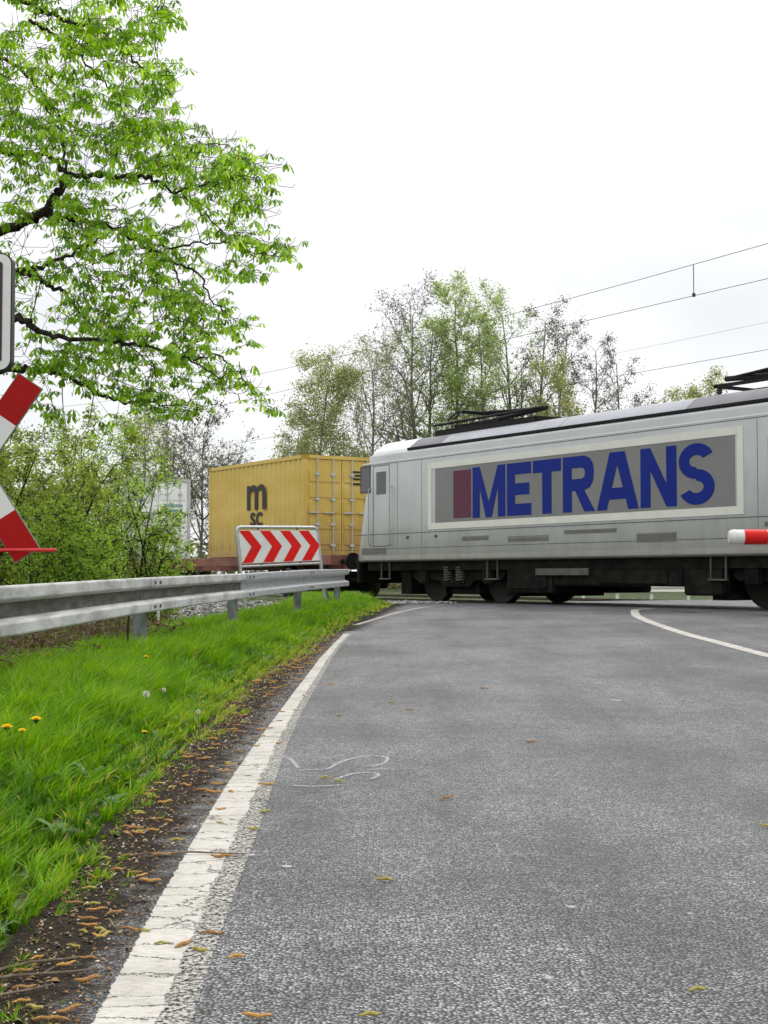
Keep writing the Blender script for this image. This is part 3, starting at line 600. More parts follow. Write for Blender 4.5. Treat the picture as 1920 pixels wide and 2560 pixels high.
def bogie(parent, xc, wb, r, big=True):
    m = MB()
    for y in (-1.12, 1.12):
        m.prism([(xc - wb / 2 - .55, .62), (xc - wb / 2 - .4, .52), (xc - .7, .50), (xc - .5, .36), (xc + .5, .36), (xc + .7, .50), (xc + wb / 2 + .4, .52), (xc + wb / 2 + .55, .62), (xc + wb / 2 + .5, .78), (xc + .8, .74), (xc - .8, .74), (xc - wb / 2 - .5, .78)], y - .09, y + .09)
    m.box(xc - .45, xc + .45, -1.03, 1.03, .18, .70)
    if big:
        for q in (-1, 1): m.box(xc + q * (wb / 2 + .62), xc + q * (wb / 2 + 1.05), -1.2, 1.2, .16, .73); m.box(xc + q * (wb / 2 - .72), xc + q * (wb / 2 - .56), -1.1, 1.1, .2, .5)
    bo = m.build('bogie', UND, parent)
    for sx in (-1, 1):
        for y in (-.80, .80): wheelmb(xc + sx * wb / 2, y, r).build('wheel', WHL, bo, True)
        m = MB(); m.tube([(xc + sx * wb / 2, -.8, r), (xc + sx * wb / 2, .8, r)], .09, 10); m.build('axle', UND, bo)
        for y in (-1.25, 1.25): m = MB(); m.box(xc + sx * wb / 2 - .2, xc + sx * wb / 2 + .2, y - .06, y + .06, r - .2, r + .2, 0, .04); m.build('axle_box', UND, bo)
    for y in (-1.26, 1.26):
        for dx in (-.24, .24) if big else (0,):
            m = MB(); m.tube([(xc + dx + .105 * math.cos(a * .7), y + .105 * math.sin(a * .7), .47 + a * .0063) for a in range(0, 54)], .02, 6); m.build('spring', UNDG, bo, True)
    return bo
bogie(loco, -5.22, 2.6, .62); bogie(loco, 5.22, 2.6, .62)
# roof equipment: folded pantographs, insulators, bus bar
for xc, sg in ((-4.9, 1), (3.6, -1)):
    pan = MB(); z0 = 4.16
    pan.box(xc - 1.3, xc + .5, -.55, -.47, z0, z0 + .06); pan.box(xc - 1.3, xc + .5, .47, .55, z0, z0 + .06); pan.box(xc - 1.3, xc - 1.22, -.55, .55, z0, z0 + .06); pan.box(xc + .42, xc + .5, -.55, .55, z0, z0 + .06)
    po = pan.build('pantograph', BLK, loco)
    m = MB(); m.tube([(xc - 1.1 * sg, 0, z0 + .1), (xc + 1.5 * sg, 0, z0 + .24)], .055, 10); m.tube([(xc + 1.5 * sg, 0, z0 + .24), (xc - .9 * sg, -.2, z0 + .34)], .03, 8); m.tube([(xc + 1.5 * sg, 0, z0 + .24), (xc - .9 * sg, .2, z0 + .34)], .03, 8); m.build('pantograph_arm', BLK, po, True)
    m = MB()
    for dx in (-.12, .12): m.tube([(xc - .9 * sg + dx, -.95, z0 + .14), (xc - .9 * sg + dx, -.7, z0 + .34), (xc - .9 * sg + dx, .7, z0 + .34), (xc - .9 * sg + dx, .95, z0 + .14)], .025, 8)
    m.build('contact_head', BLK, po, True)
    for xx, yy_ in ((xc - 1.2, -.5), (xc - 1.2, .5), (xc + .4, -.5), (xc + .4, .5)):
        m = MB(); m.tube([(xx, yy_, 3.96 + i * .022) for i in range(10)], [.035, .07] * 5, 10); m.build('insulator', UNDG, po)
m = MB(); m.box(-6.5, -2.6, -.95, -.15, 3.93, 4.09, 0, .03); m.tube([(-6.6, -.9, 4.22), (-2.4, -.9, 4.26)], .03, 8); m.build('roof_equipment', BLK, loco)

# ------------------------------------------------------------------ wagon and containers
WX0 = -60.5; WX1 = -32.6
wag = empty('container_wagon', (*sd2xy((WX0 + WX1) / 2, 20.18), .256), 'low brown flat wagon carrying a yellow and a white container', 'wagon', rz=RT)
WB = mat('brown_wagon_paint', (.16, .055, .038), .7, 0, vscale=2, col2=(.28, .13, .095), detail=7)
hl = (WX1 - WX0) / 2
m = MB()
for y in (-1.22, 1.10): m.box(-hl, hl, y, y + .12, .90, 1.16, 0, .01)
m.box(-hl, -hl + .2, -1.10, 1.10, .90, 1.16); m.box(hl - .2, hl, -1.10, 1.10, .90, 1.16); m.box(-hl + .2, hl - .2, -.25, .25, .78, 1.10)
for i in range(12): xx = -hl + 1.5 + i * 2.3; m.box(xx, xx + .12, -1.10, 1.10, .95, 1.12)
m.build('frame', WB, wag)
for xx in (-hl + 2.2, 0, hl - 2.2): bogie(wag, xx, 1.8, .46, False)
for sg in (-1, 1):
    for y in (-.87, .87):
        m = MB(); m.tube([(sg * hl, y, 1.0), (sg * (hl + .5), y, 1.0)], .07, 10); m.tube([(sg * (hl + .48), y, 1.0), (sg * (hl + .56), y, 1.0)], .22, 18); m.build('buffer', BLK, wag, True)
YEL = mat('yellow_container_paint', (.60, .41, .085), .5, 0, vscale=.9, col2=(.68, .50, .14), detail=6, stretch=(.5, 1, 1.5))
YELD = mat('dark_yellow_container_paint', (.42, .26, .035), .55, 0, var=.1)
WHT = mat('white_container_paint', (.84, .85, .86), .5, 0, vscale=1.2, col2=(.88, .89, .90), detail=6)
WHTD = mat('grey_white_trim', (.5, .51, .52), .55, 0, var=.08)
grime(YEL, 0.0, 1.6, (.26, .16, .07), .6); grime(WHT, 0, 1.2, (.5, .46, .40), .5)
def container(s0, L, h, mt, mtd, label, cat='shipping container', corr=.034):
    o = empty('shipping_container', (*sd2xy(s0 + L / 2, 20.18), .256 + 1.175), label, cat, 'containers on the flat wagon', rz=RT)
    hL = L / 2; W = 1.22
    m = MB()
    for x in (-hL, hL - .14):
        for y in (-W, W - .12): m.box(x, x + .14, y, y + .12, .0, h, 0, .01)
    for y in (-W, W - .08):
        m.box(-hL + .14, hL - .14, y, y + .08, .0, .16); m.box(-hL + .14, hL - .14, y, y + .08, h - .10, h)
    for x in (-hL, hL - .08):
        m.box(x, x + .08, -W + .12, W - .12, .0, .14); m.box(x, x + .08, -W + .12, W - .12, h - .10, h)
    m.build('corner_frame', mtd if mt is WHT else mt, o)
    # corrugated sides
    for sg in (-1, 1):
        xs_ = []; p_ = .28; n = int((L - .3) / p_); p_ = (L - .28) / n
        for i in range(n):
            x = -hL + .14 + i * p_; xs_ += [(x, 0), (x + p_ * .30, 0), (x + p_ * .5, corr), (x + p_ * .80, corr)]
        xs_.append((hL - .14, 0)); V = []; Fc = []
        for x, o_ in xs_:
            for z in (.16, h - .10): V.append((x, sg * (W - .018 - o_), z))
        for i in range(len(xs_) - 1): Fc.append((2 * i, 2 * i + 2, 2 * i + 3, 2 * i + 1))
        link('side_wall', npmesh('side_wall', V, [np.array(Fc)]), mt, o)
    m = MB(); m.box(-hL + .1, hL - .1, -W + .08, W - .08, h - .05, h - .02); m.build('roof', mt, o)
    m = MB(); m.box(-hL + .1, -hL + .06, -W + .1, W - .1, .13, h - .08); m.build('end_wall', mt, o)
    for sg in (-1, 1):       # doors on the +x end
        y0, y1 = (-W + .12, -.01) if sg < 0 else (.01, W - .12)
        m = MB(); m.box(hL - .07, hL - .03, y0, y1, .15, h - .11)
        for k in range(5):
            zz = .3 + k * (h - .6) / 5; m.box(hL - .03, hL - .012, y0 + .06, y1 - .06, zz, zz + (h - .6) / 5 - .12)
        d_ = m.build('door', mt, o); m = MB()
        for q in (.28, .74):
            yy_ = y0 + (y1 - y0) * q; m.tube([(hL + .015, yy_, .08), (hL + .015, yy_, h - .06)], .017, 8)
            for zz in (.25, h * .3, h * .55, h * .8): m.box(hL - .012, hL + .03, yy_ - .07, yy_ + .07, zz, zz + .06)
            m.box(hL + .02, hL + .045, yy_ - .28, yy_ + .02, h * .42, h * .42 + .04)
        m.build('locking_bar', WHTD, d_)
    for sx in (-1, 1):
        for y in (-W, W - .16):
            for zz in (-.003, h - .115):
                x = hL - .165 if sx > 0 else -hL - .004
                m = MB(); m.box(x, x + .17, y - .004 if y < 0 else y, y + .16 if y < 0 else y + .164, zz, zz + .118); m.build('corner_casting', mtd, o)
    return o
def text_mesh(txt, size, off=0.0, ext=.003):
    cu = bpy.data.curves.new('lettering', 'FONT'); cu.body = txt; cu.size = size; cu.offset = off; cu.extrude = ext; cu.align_x = 'CENTER'
    o = bpy.data.objects.new('tmp', cu); C.objects.link(o); bpy.context.view_layer.update()
    me = bpy.data.meshes.new_from_object(o.evaluated_get(bpy.context.evaluated_depsgraph_get())); bpy.data.objects.remove(o); return me
def text(name, txt, size, loc, rot, mt, parent, off=0., sx=1):
    me = text_mesh(txt, size, off); me.materials.clear(); o = link(name, me, mt, parent); o.location = loc; o.rotation_euler = rot; o.scale = (sx, 1, 1); return o
yc = container(-40.16, 6.06, 2.77, YEL, YELD, 'yellow container with black letters, on the wagon next to the locomotive')
INK = mat('black_container_ink', (.02, .018, .02), .5)
WINK = mat('white_door_ink', (.7, .7, .68), .5)
BINK = mat('blue_container_ink', (.12, .28, .55), .5)
FX = math.pi / 2
text('lettering', 'm', 1.5, (.18, -1.226, 1.38), (FX, 0, 0), INK, yc, .02, 1.15)
text('lettering', 'sc', .82, (.18, -1.226, .90), (FX, 0, 0), INK, yc, .01, 1.2)
m = MB()
for k, (zz, ln) in enumerate(((2.32, .7), (2.22, .5), (2.12, .62), (1.98, .4))): m.box(3.032, 3.035, .30, .30 + ln * .9, zz, zz + .05)
m.build('door_marking', INK, yc)
wc = container(-59.04, 12.19, 2.9, WHT, WHTD, 'white container half hidden behind the leafy bushes, at the far end of the wagon')
m = MB()
for zz, y0, y1 in ((1.9, .2, .9), (1.72, .3, .75), (1.5, -.9, -.4)): m.box(6.0985, 6.101, y0, y1, zz, zz + .09)
m.build('door_marking', BINK, wc)
m = MB(); m.box(6.0985, 6.101, .15, .5, .62, .74); m.box(6.0985, 6.101, .1, .5, .18, .26); m.build('warning_label', YEL, wc)

# ------------------------------------------------------------------ overhead wires
WIRE = mat('wire_metal', (.05, .05, .05), .5, .5)
def wire(name, d, za, sag_at, label, cat='overhead wire', r=.006, ex=[]):
    pts = []
    for i in range(81):
        s = -190 + i * 3.5
        x, y = sd2xy(s, d); pts.append((x, y, za(s)))
    m = MB(); m.tube(pts, r, 6); o = empty(name, (*sd2xy(0, d), 0), label, cat, 'overhead railway wires'); o.location = (0, 0, 0)
    m.build('wire', WIRE, o); return o
mz = lambda s: 6.98 + .0011 * (s + 28) ** 2 if abs(s + 28) < 33 else 6.98 + .0011 * (((s + 28 + 33) % 66) - 33) ** 2
w1 = wire('messenger_wire', 20.18, mz, 0, 'topmost overhead wire, carrying a short vertical dropper above the locomotive')
wire('contact_wire', 20.18, lambda s: 6.42, 0, 'overhead contact wire directly below the dropper')
mz2 = lambda s: 6.63 + .0011 * (((s + 28 + 33) % 66) - 33) ** 2
wire('messenger_wire', 24.68, mz2, 0, 'faint overhead wire in third place from the top', r=.003)
wire('contact_wire', 24.68, lambda s: 6.03, 0, 'lowest overhead wire, just above the locomotive roof')
m = MB()
for s in (-20.4,): x, y = sd2xy(s, 20.18); m.tube([(x, y, mz(s) - .005), (x, y, 6.42)], .009, 6); m.box(x - .03, x + .03, y - .02, y + .02, 6.40, 6.47)
m.build('dropper', WIRE, w1)

# ------------------------------------------------------------------ guard rail
gr = empty('guard_rail', (-2.2, 13.1, .1), 'grey steel guard rail along the grass verge, weathered on the left', 'guard rail')
def gl(v): return (v[0] + 2.2, v[1] - 13.1, v[2] - .1)
TOPZ = [(-3, .76), (.8, .77), (4.8, .78), (8.8, .795), (13.1, .842), (18.05, .89), (21.8, .954), (26.6, .985)]
def topz(Y): return float(np.interp(Y, [a for a, _ in TOPZ], [b for _, b in TOPZ]))
PRO = [(.0, .150), (.010, .156), (.070, .158), (.080, .153), (.084, .143), (.084, .082), (.080, .072), (.070, .066), (.012, .048), (.002, .038), (.0, .028), (.0, -.028), (.002, -.038), (.012, -.048), (.070, -.066), (.080, -.072), (.084, -.082), (.084, -.143), (.080, -.153), (.070, -.158), (.010, -.156), (.0, -.150)]
GP = bez([(x, y) for x, y in GRX], 10); GP = np.array(GP)
gpy = GP[:, 1]
def beam(y0, y1, mt, off=0.0):
    ys = np.concatenate([[y0], gpy[(gpy > y0 + .05) & (gpy < y1 - .05)], [y1]]); V = []; n = len(PRO) * 2
    for y in ys:
        x = np.interp(y, gpy, GP[:, 0]); x2 = np.interp(y + .1, gpy, GP[:, 0]); dx = x2 - np.interp(y - .1, gpy, GP[:, 0]); nn = np.array([.2, -dx]); nn /= np.linalg.norm(nn)
        zt = topz(y) - .158
        for (o_, z) in PRO: V.append(gl((x + nn[0] * (o_ + off), y + nn[1] * (o_ + off), zt + z)))
        for (o_, z) in reversed(PRO): V.append(gl((x + nn[0] * (o_ + off - .004), y + nn[1] * (o_ + off - .004), zt + z)))
    Fc = []
    for i in range(len(ys) - 1):
        for j in range(n): Fc.append((i * n + j, i * n + (j + 1) % n, (i + 1) * n + (j + 1) % n, (i + 1) * n + j))
    m = MB(); m.add(V, Fc); k = len(PRO)
    for b0 in (0, (len(ys) - 1) * n):
        for j in range(k - 1): m.f.append((b0 + j, b0 + j + 1, b0 + n - 2 - j, b0 + n - 1 - j)); m.m.append(0)
    
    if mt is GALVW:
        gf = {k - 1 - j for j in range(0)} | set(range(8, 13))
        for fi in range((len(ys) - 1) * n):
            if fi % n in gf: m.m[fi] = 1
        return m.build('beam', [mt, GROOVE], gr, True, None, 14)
    return m.build('beam', mt, gr, True, None, 14)
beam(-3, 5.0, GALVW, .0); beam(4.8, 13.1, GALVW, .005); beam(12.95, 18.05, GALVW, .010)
b5 = beam(17.9, 21.8, GALV, .016); b5['label'] = 'newer brighter section of beam'; beam(21.65, 26.25, GALV, .022)
beam(26.1, 26.85, GALV, .028)
def nrm(y):
    x = np.interp(y, gpy, GP[:, 0]); dx = np.interp(y + .2, gpy, GP[:, 0]) - np.interp(y - .2, gpy, GP[:, 0]); q = np.array([.4, -dx]); return x, q / np.linalg.norm(q)
BOLT = mat('bolt_steel', (.10, .10, .105), .5, .5)
m = MB()
for yj, po in ((4.8, .005), (12.95, .010), (17.9, .016), (21.65, .022)):
    for dy in (.14, .36):
        for zz in (.11, -.11):
            y = yj + dy; x, q = nrm(y); zt = topz(y) - .158 + zz
            if y > 26.8: continue
            a = np.array([x, y]) + q * (.083 + po); b2_ = np.array([x, y]) + q * (.098 + po)
            m.tube([gl((*a, zt)), gl((*b2_, zt))], .015, 8)
m.build('bolts', BOLT, gr)
for yp, mt in ((-.8, GALVD), (4.9, GALVD), (8.72, GALVD), (13.15, GALVD), (17.75, GALVD), (21.6, GALVD), (26.2, GALVD)):
    x, q = nrm(yp); zt = topz(yp) - .03; xb = x - .055; m = MB()
    y0, y1 = yp - .06, yp + .06; zb = float(hground(xb, yp)) - .3
    V = lambda a, b, c: gl((a, b, c))
    def bx(x0, x1, ya, yb, z0, z1):
        m.add([V(x_, y_, z_) for z_ in (z0, z1) for y_ in (ya, yb) for x_ in (x0, x1)], [(0, 2, 3, 1), (4, 5, 7, 6), (0, 1, 5, 4), (2, 6, 7, 3), (0, 4, 6, 2), (1, 3, 7, 5)])
    bx(xb + .050, xb + .056, y0, y1, zb, zt); bx(xb - .056, xb - .050, y0, y1, zb, zt); bx(xb - .050, xb + .050, y0, y0 + .006, zb, zt)       # sigma-like post
    bx(xb + .018, xb + .050, y1 - .006, y1, zb, zt); bx(xb - .050, xb - .018, y1 - .006, y1, zb, zt)
    m.build('post', mt, gr)

# ------------------------------------------------------------------ chevron board
YL, YR = 24.3, 25.6
TL, TRc, BL, BR = at(515, 1145.5, YL), at(684, 1145.5, YR), at(523, 1217.5, YL), at(691, 1210.5, YR)
cb = empty('chevron_board', (float((BL[0] + BR[0]) / 2), 24.9, .2), 'red and white chevron board in a grey tube frame behind the guard rail', 'road sign')
O = np.array([(BL[0] + BR[0]) / 2, 24.9, .2])
def cp(u, v, w_=0.0):
    p_ = (BL * (1 - u) + BR * u) * (1 - v) + (TL * (1 - u) + TRc * u) * v
    nn = np.cross(BR - BL, TL - BL); nn /= np.linalg.norm(nn)
    if nn[1] > 0: nn = -nn
    return p_ + nn * w_ - O
REDR = mat('red_sign_sheet', (.70, .014, .012), .5, 0, var=.06, vscale=4, spec=.15)
WHTS = mat('white_sign_sheet', (.72, .72, .70), .4, 0, var=.05, vscale=4, coat=.2)
REDB = mat('shaded_red_sign_sheet', (.36, .007, .006), .5, 0, var=.08, vscale=5, spec=.15)  # crossbuck red, its colour darkened to stand for the shaded face
def quad_slab(m, poly, w0, w1):
    n = len(poly); m.add([cp(u, v, w1) for u, v in poly] + [cp(u, v, w0) for u, v in poly], [tuple(range(n)), tuple(range(2 * n - 1, n - 1, -1))] + [(i, i + n, (i + 1) % n + n, (i + 1) % n) for i in range(n)])
def rrect(u0, u1, v0, v1, ru, rv, n=5):
    out = []
    for cx, cy, a0 in ((u1 - ru, v1 - rv, 0), (u0 + ru, v1 - rv, 90), (u0 + ru, v0 + rv, 180), (u1 - ru, v0 + rv, 270)):
        for i in range(n + 1): a = math.radians(a0 + 90 * i / n); out.append((cx + ru * math.cos(a), cy + rv * math.sin(a)))
    return out
m = MB(); quad_slab(m, rrect(0, 1, 0, 1, .02, .05), -.012, .0); plate = m.build('plate', WHTS, cb)
m = MB()
for u0 in (.005, .262, .516, .760):
    tt = .128; dp = .132
    poly_t = [(u0, .985), (u0 + tt, .985), (u0 + tt + dp, .50), (u0 + dp, .50)]; poly_b = [(u0 + dp, .50), (u0 + tt + dp, .50), (u0 + tt, .015), (u0, .015)]
    for pl in (poly_t, poly_b): quad_slab(m, pl, .0005, .003)
m.build('chevrons', REDR, plate)
fr_ = MB(); e = .035
lp = [cp(-.02, -2.2, -.01)] if False else []
outer = [(-.018, -.16), (-.018, .3), (-.018, .9), (-.012, 1.03), (.012, 1.09), (.05, 1.10), (.5, 1.10), (.95, 1.10), (.988, 1.09), (1.012, 1.03), (1.018, .9), (1.018, .3), (1.018, -.16)]
pts = [cp(u, v, -.02) for u, v in outer]
# legs run down to the ground
def leg(pt):
    dn = cp(0, 0, 0) - cp(0, 1, 0); dn /= np.linalg.norm(dn); w0 = pt + O; g = float(hground(w0[0], w0[1])) - .3; k = (g - w0[2]) / dn[2]; return pt + dn * k
pts = [leg(pts[0])] + pts + [leg(pts[-1])]
fr_.tube(pts, .028, 12); fr_.build('tube_frame', GALV, cb, True)
m = MB(); m.tube([cp(-.018, -.09, -.02), cp(1.018, -.09, -.02)], .021, 12); m.build('cross_bar', GALV, cb, True)
m = MB(); a0 = cp(1.018, -.7, -.02); m.tube([a0, a0 + np.array([.22, .9, float(hground(a0[0] + O[0] + .22, a0[1] + O[1] + .9)) - .2 - (a0[2] + O[2])])], .02, 10); a0 = cp(-.018, -.7, -.02)
m.tube([a0, a0 + np.array([.02, .9, float(hground(a0[0] + O[0], a0[1] + O[1] + .9)) - .2 - (a0[2] + O[2])])], .02, 10); m.build('brace', GALV, cb, True)
m = MB()
for u in (.25, .75):
    for v in (1.04, -.045): q = cp(u, v, -.018); m.box(q[0] - .012, q[0] + .012, q[1] - .02, q[1] + .02, q[2] - .03, q[2] + .03)
m.build('clamp', BOLT, cb)

# ------------------------------------------------------------------ crossing signal with crossbuck
YS = 9.4; ctr = at(-63, 1009, YS)
sg = empty('crossing_signal', (float(ctr[0]), YS + .12, float(hground(ctr[0], YS))), 'railway crossing signal with red and white crossbuck and rounded light box', 'crossing signal')
OS = np.array([ctr[0], YS + .12, float(hground(ctr[0], YS))]); ppm = F / YS / K      # view pixels per metre at the signal
m = MB(); m.tube([(0, 0, -.3), (0, 0, 3.95)], .05, 16); m.build('mast', GALV, sg, True)
EDGE = mat('black_sign_edge', (.015, .015, .017), .5)
def arm(a, name):
    ca, sa = math.cos(a), math.sin(a); L = 225 / ppm; W_ = 30 / ppm; cz_ = ctr[2] - OS[2]; cut = 128 / ppm
    root = None; yb = -.118 if name == 'a' else -.112
    def pl(u0, u1, w, y0, y1, mt, nm, par):
        m = MB(); P4 = [(u * ca - v * sa, cz_ + u * sa + v * ca) for u, v in ((u0, -w), (u1, -w), (u1, w), (u0, w))]; m.prism(P4, y0, y1); return m.build(nm, mt, par)
    root = pl(-L - .006, L + .006, W_ + .005, yb + .001, yb + .02, mat('grey_sign_back', (.16, .17, .15), .5), 'crossbuck_arm', sg)
    pl(-cut, cut, W_, yb - .001, yb, WHTS, 'white_field', root)
    pl(cut, L, W_, yb - .001, yb, REDB, 'red_tip', root); pl(-L, -cut, W_, yb - .001, yb, REDB, 'red_tip', root)
arm(math.radians(56.0), 'a')
def arm2():
    # second arm in two halves butted against the first
    a = math.radians(-57.5); ca, sa = math.cos(a), math.sin(a); L = 225 / ppm; W_ = 30 / ppm; cz_ = ctr[2] - OS[2]; cut = 128 / ppm; yb = -.090
    def pl(u0, u1, w, y0, y1, mt, nm, par):
        m = MB(); P4 = [(u * ca - v * sa, cz_ + u * sa + v * ca) for u, v in ((u0, -w), (u1, -w), (u1, w), (u0, w))]; m.prism(P4, y0, y1); return m.build(nm, mt, par)
    root = pl(-L - .006, L + .006, W_ + .005, yb + .001, yb + .02, MATS['grey_sign_back'], 'crossbuck_arm', sg)
    pl(-cut, cut, W_, yb - .001, yb, WHTS, 'white_field', root); pl(cut, L, W_, yb - .001, yb, REDB, 'red_tip', root); pl(-L, -cut, W_, yb - .001, yb, REDB, 'red_tip', root)
arm2()
# light box
cx0, cx1 = -154, 28; zt = at(0, 548, YS)[2] - OS[2]; zb_ = at(0, 802, YS)[2] - OS[2]; xr = at(28, 600, YS)[0] - OS[0]; xl = -xr
def rr2(x0, x1, z0, z1, r_, n=8):
    out = []
    for cx, cz2, a0 in ((x1 - r_, z1 - r_, 0), (x0 + r_, z1 - r_, 90), (x0 + r_, z0 + r_, 180), (x1 - r_, z0 + r_, 270)):
        for i in range(n + 1): a = math.radians(a0 + 90 * i / n); out.append((cx + r_ * math.cos(a), cz2 + r_ * math.sin(a)))
    return out
m = MB(); m.prism(rr2(xl, xr, zb_, zt, .075), -.14, -.06); box = m.build('light_box', EDGE, sg)
m = MB(); m.prism(rr2(xl + .008, xr - .008, zb_ + .008, zt - .008, .068), -.144, -.141); m.build('white_border', WHTS, box)
m = MB(); m.prism(rr2(xl + .062, xr - .062, zb_ + .06, zt - .06, .02), -.148, -.1445); m.build('signal_face', mat('dark_red_signal_face', (.035, .006, .010), .25, 0, vscale=2.5, col2=(.004, .004, .005), coat=.5), box)
for zc in ((zt * .75 + zb_ * .25), (zt * .25 + zb_ * .75)):
    m = MB(); m.tube([(0, -.150, zc), (0, -.19, zc)], [.105, .105], 24); m.build('lamp', mat('red_lamp_glass', (.20, .01, .02), .15, 0, coat=.6), box, True)
rz_ = at(50, 1187, YS - .3)[2] - OS[2]; rx = at(107, 1187, YS - .25)[0] - OS[0]
m = MB(); m.tube([(-1.1, -.16, rz_), (rx - .012, -.17, rz_), (rx, -.17, rz_)], [.0125, .0125, .009], 12)
m.box(-.04, .04, -.165, -.05, rz_ - .03, rz_ + .03)
m.build('red_rod', mat('bright_red_paint', (.55, .02, .02), .35, 0, coat=.3), sg, True)

# ------------------------------------------------------------------ barrier
YB = 11.0; tip = at(1573, 1160, YB)
ba = empty('barrier', (float(tip[0]) + 3.3, YB, float(gz(tip[0] + 3.3, YB))), 'lowered crossing barrier boom with red and white bands, at the right edge', 'barrier')
OB = np.array([tip[0] + 3.3, YB, float(gz(tip[0] + 3.3, YB))]); rb = .0575 * YB / 11; zc = tip[2] - OB[2]; x0 = -3.3
REDP = mat('red_boom_paint', (.62, .012, .010), .45, 0, var=.05, spec=.2); WHP = mat('white_boom_paint', (.72, .725, .73), .4, 0, vscale=9, col2=(.62, .61, .57), coat=.2)
m = MB(); m.tube([(x0, 0, zc), (x0 + .006, 0, zc), (x0 + .03, 0, zc), (x0 + .05, 0, zc)], [rb * .45, rb * .8, rb * .99, rb + .002], 24); m.tube([(x0 + .05, 0, zc), (3.15 + x0, 0, zc)], rb, 24); boom = m.build('boom', WHP, ba, True)
ppb = F / YB / K
xa = x0 + 30 / ppb + .01
for k in range(9):
    m = MB(); w0 = 50 / ppb; m.tube([(xa + k * .36, 0, zc), (xa + k * .36 + w0, 0, zc)], rb + .0015, 24); m.build('red_band', REDP, boom, True)
m = MB(); m.box(-.22, .22, -.16, .16, -.1, 1.02, 0, .03); m.box(-.14, .10, -.20, .20, zc - .14, zc + .14, 0, .02); m.build('barrier_machine', WHTS, ba)
m = MB(); m.box(.25, .9, -.1, .1, zc - .12, zc + .10, 0, .02); m.build('counterweight', mat('counterweight_grey', (.2, .2, .2), .6), ba)

# ------------------------------------------------------------------ small stakes
q = at(396 / K, 1550 / K, 17.2); gzv = float(hground(q[0], 17.2))
st = empty('marker_stake', (float(q[0]), 17.2, gzv), 'thin marker stake, white above red, in the grass below the guard rail', 'marker stake')
h1 = q[2] - gzv
m = MB(); m.tube([(0, 0, -.15), (0, 0, h1)], .016, 10); m.build('red_foot', mat('stake_red', (.5, .05, .02), .6), st)
m = MB(); m.tube([(0, 0, h1), (0, 0, h1 + .30)], .016, 10); m.build('white_top', WHTS, st)
q = at(324 / K, 1520 / K, 12.6); q2 = at(318 / K, 1625 / K, 12.55); m = MB(); g = float(hground(q2[0], 12.55))
m.tube([(q2[0], 12.55, g - .15), (q2[0] + .003, 12.56, (q2[2] + q[2]) / 2), (q[0], 12.6, q[2] + .2)], .009, 8)
o = m.build('cable', mat('black_cable', (.01, .012, .014), .5), None, True); tag(o, 'black cable hanging down beside a guard rail post', 'cable')

# far guard rail beyond the crossing
fg = empty('guard_rail', (10.8, 50, -.08), 'pale guard rail on the far side of the tracks, seen under the locomotive', 'guard rail')
V = []; xs_ = np.linspace(-5.2, .4, 8); m = MB()
for i in range(len(xs_) - 1): m.add([(xs_[j], y - .03 * (xs_[j] + 2), z) for j in (i, i + 1) for y, z in ((0, .33), (-.08, .40), (0, .48), (-.08, .56), (0, .64), (.01, .64), (.01, .33))], [(k, k + 1, k + 8, k + 7) for k in range(6)] + [(6, 0, 7, 13)])
m.build('beam', FRM, fg)
for x in (-5.0, -3.8, -2.6, -1.4, -.1): m = MB(); m.box(x - .05, x + .05, .012, .10, -.2, .6); m.build('post', WHTS, fg)

# ------------------------------------------------------------------ plants
def tubes(name, P0, P1, R0, R1, k=4):
    P0, P1 = np.asarray(P0, float), np.asarray(P1, float); R0, R1 = np.asarray(R0), np.asarray(R1)
    d = P1 - P0; L = np.linalg.norm(d, axis=1, keepdims=True) + 1e-9; d = d / L; P1 = P1 + d * R1[:, None] * .6
    ref = np.where(np.abs(d[:, 2:3]) < .9, np.array([[0, 0, 1.]]), np.array([[1., 0, 0]])); a = np.cross(d, ref); a /= np.linalg.norm(a, axis=1, keepdims=True); c = np.cross(d, a)
    th = np.arange(k) * 2 * np.pi / k; n = len(P0)
    ring = a[:, None] * np.cos(th)[None, :, None] + c[:, None] * np.sin(th)[None, :, None]
    V = np.concatenate([P0[:, None] + ring * R0[:, None, None], P1[:, None] + ring * R1[:, None, None]], 1).reshape(-1, 3)
    j = np.arange(k); f = np.stack([j, (j + 1) % k, (j + 1) % k + k, j + k], 1); Fc = (f[None] + (np.arange(n) * 2 * k)[:, None, None]).reshape(-1, 4)
    return npmesh(name, V, [Fc])
def leafquads(P, size, r, asp=.55, up=.35, rnd=None, drop=0):
    n = len(P); a = r.normal(0, 1, (n, 3)); a[:, 2] = a[:, 2] * .6 - drop; a /= np.linalg.norm(a, axis=1, keepdims=True)
    nn = r.normal(0, 1, (n, 3)); nn[:, 2] += up; b = np.cross(nn, a); b /= np.linalg.norm(b, axis=1, keepdims=True) + 1e-9
    s = (size * r.uniform(.6, 1.3, n))[:, None]; P = np.asarray(P)
    V = np.stack([P, P + a * s * .5 + b * s * asp * .5, P + a * s, P + a * s * .5 - b * s * asp * .5], 1).reshape(-1, 3)
    i = np.arange(n) * 4; return npmesh('foliage', V, [np.stack([i, i + 1, i + 2, i + 3], 1)], {'rnd': np.repeat(r.random(n) if rnd is None else rnd, 4)})
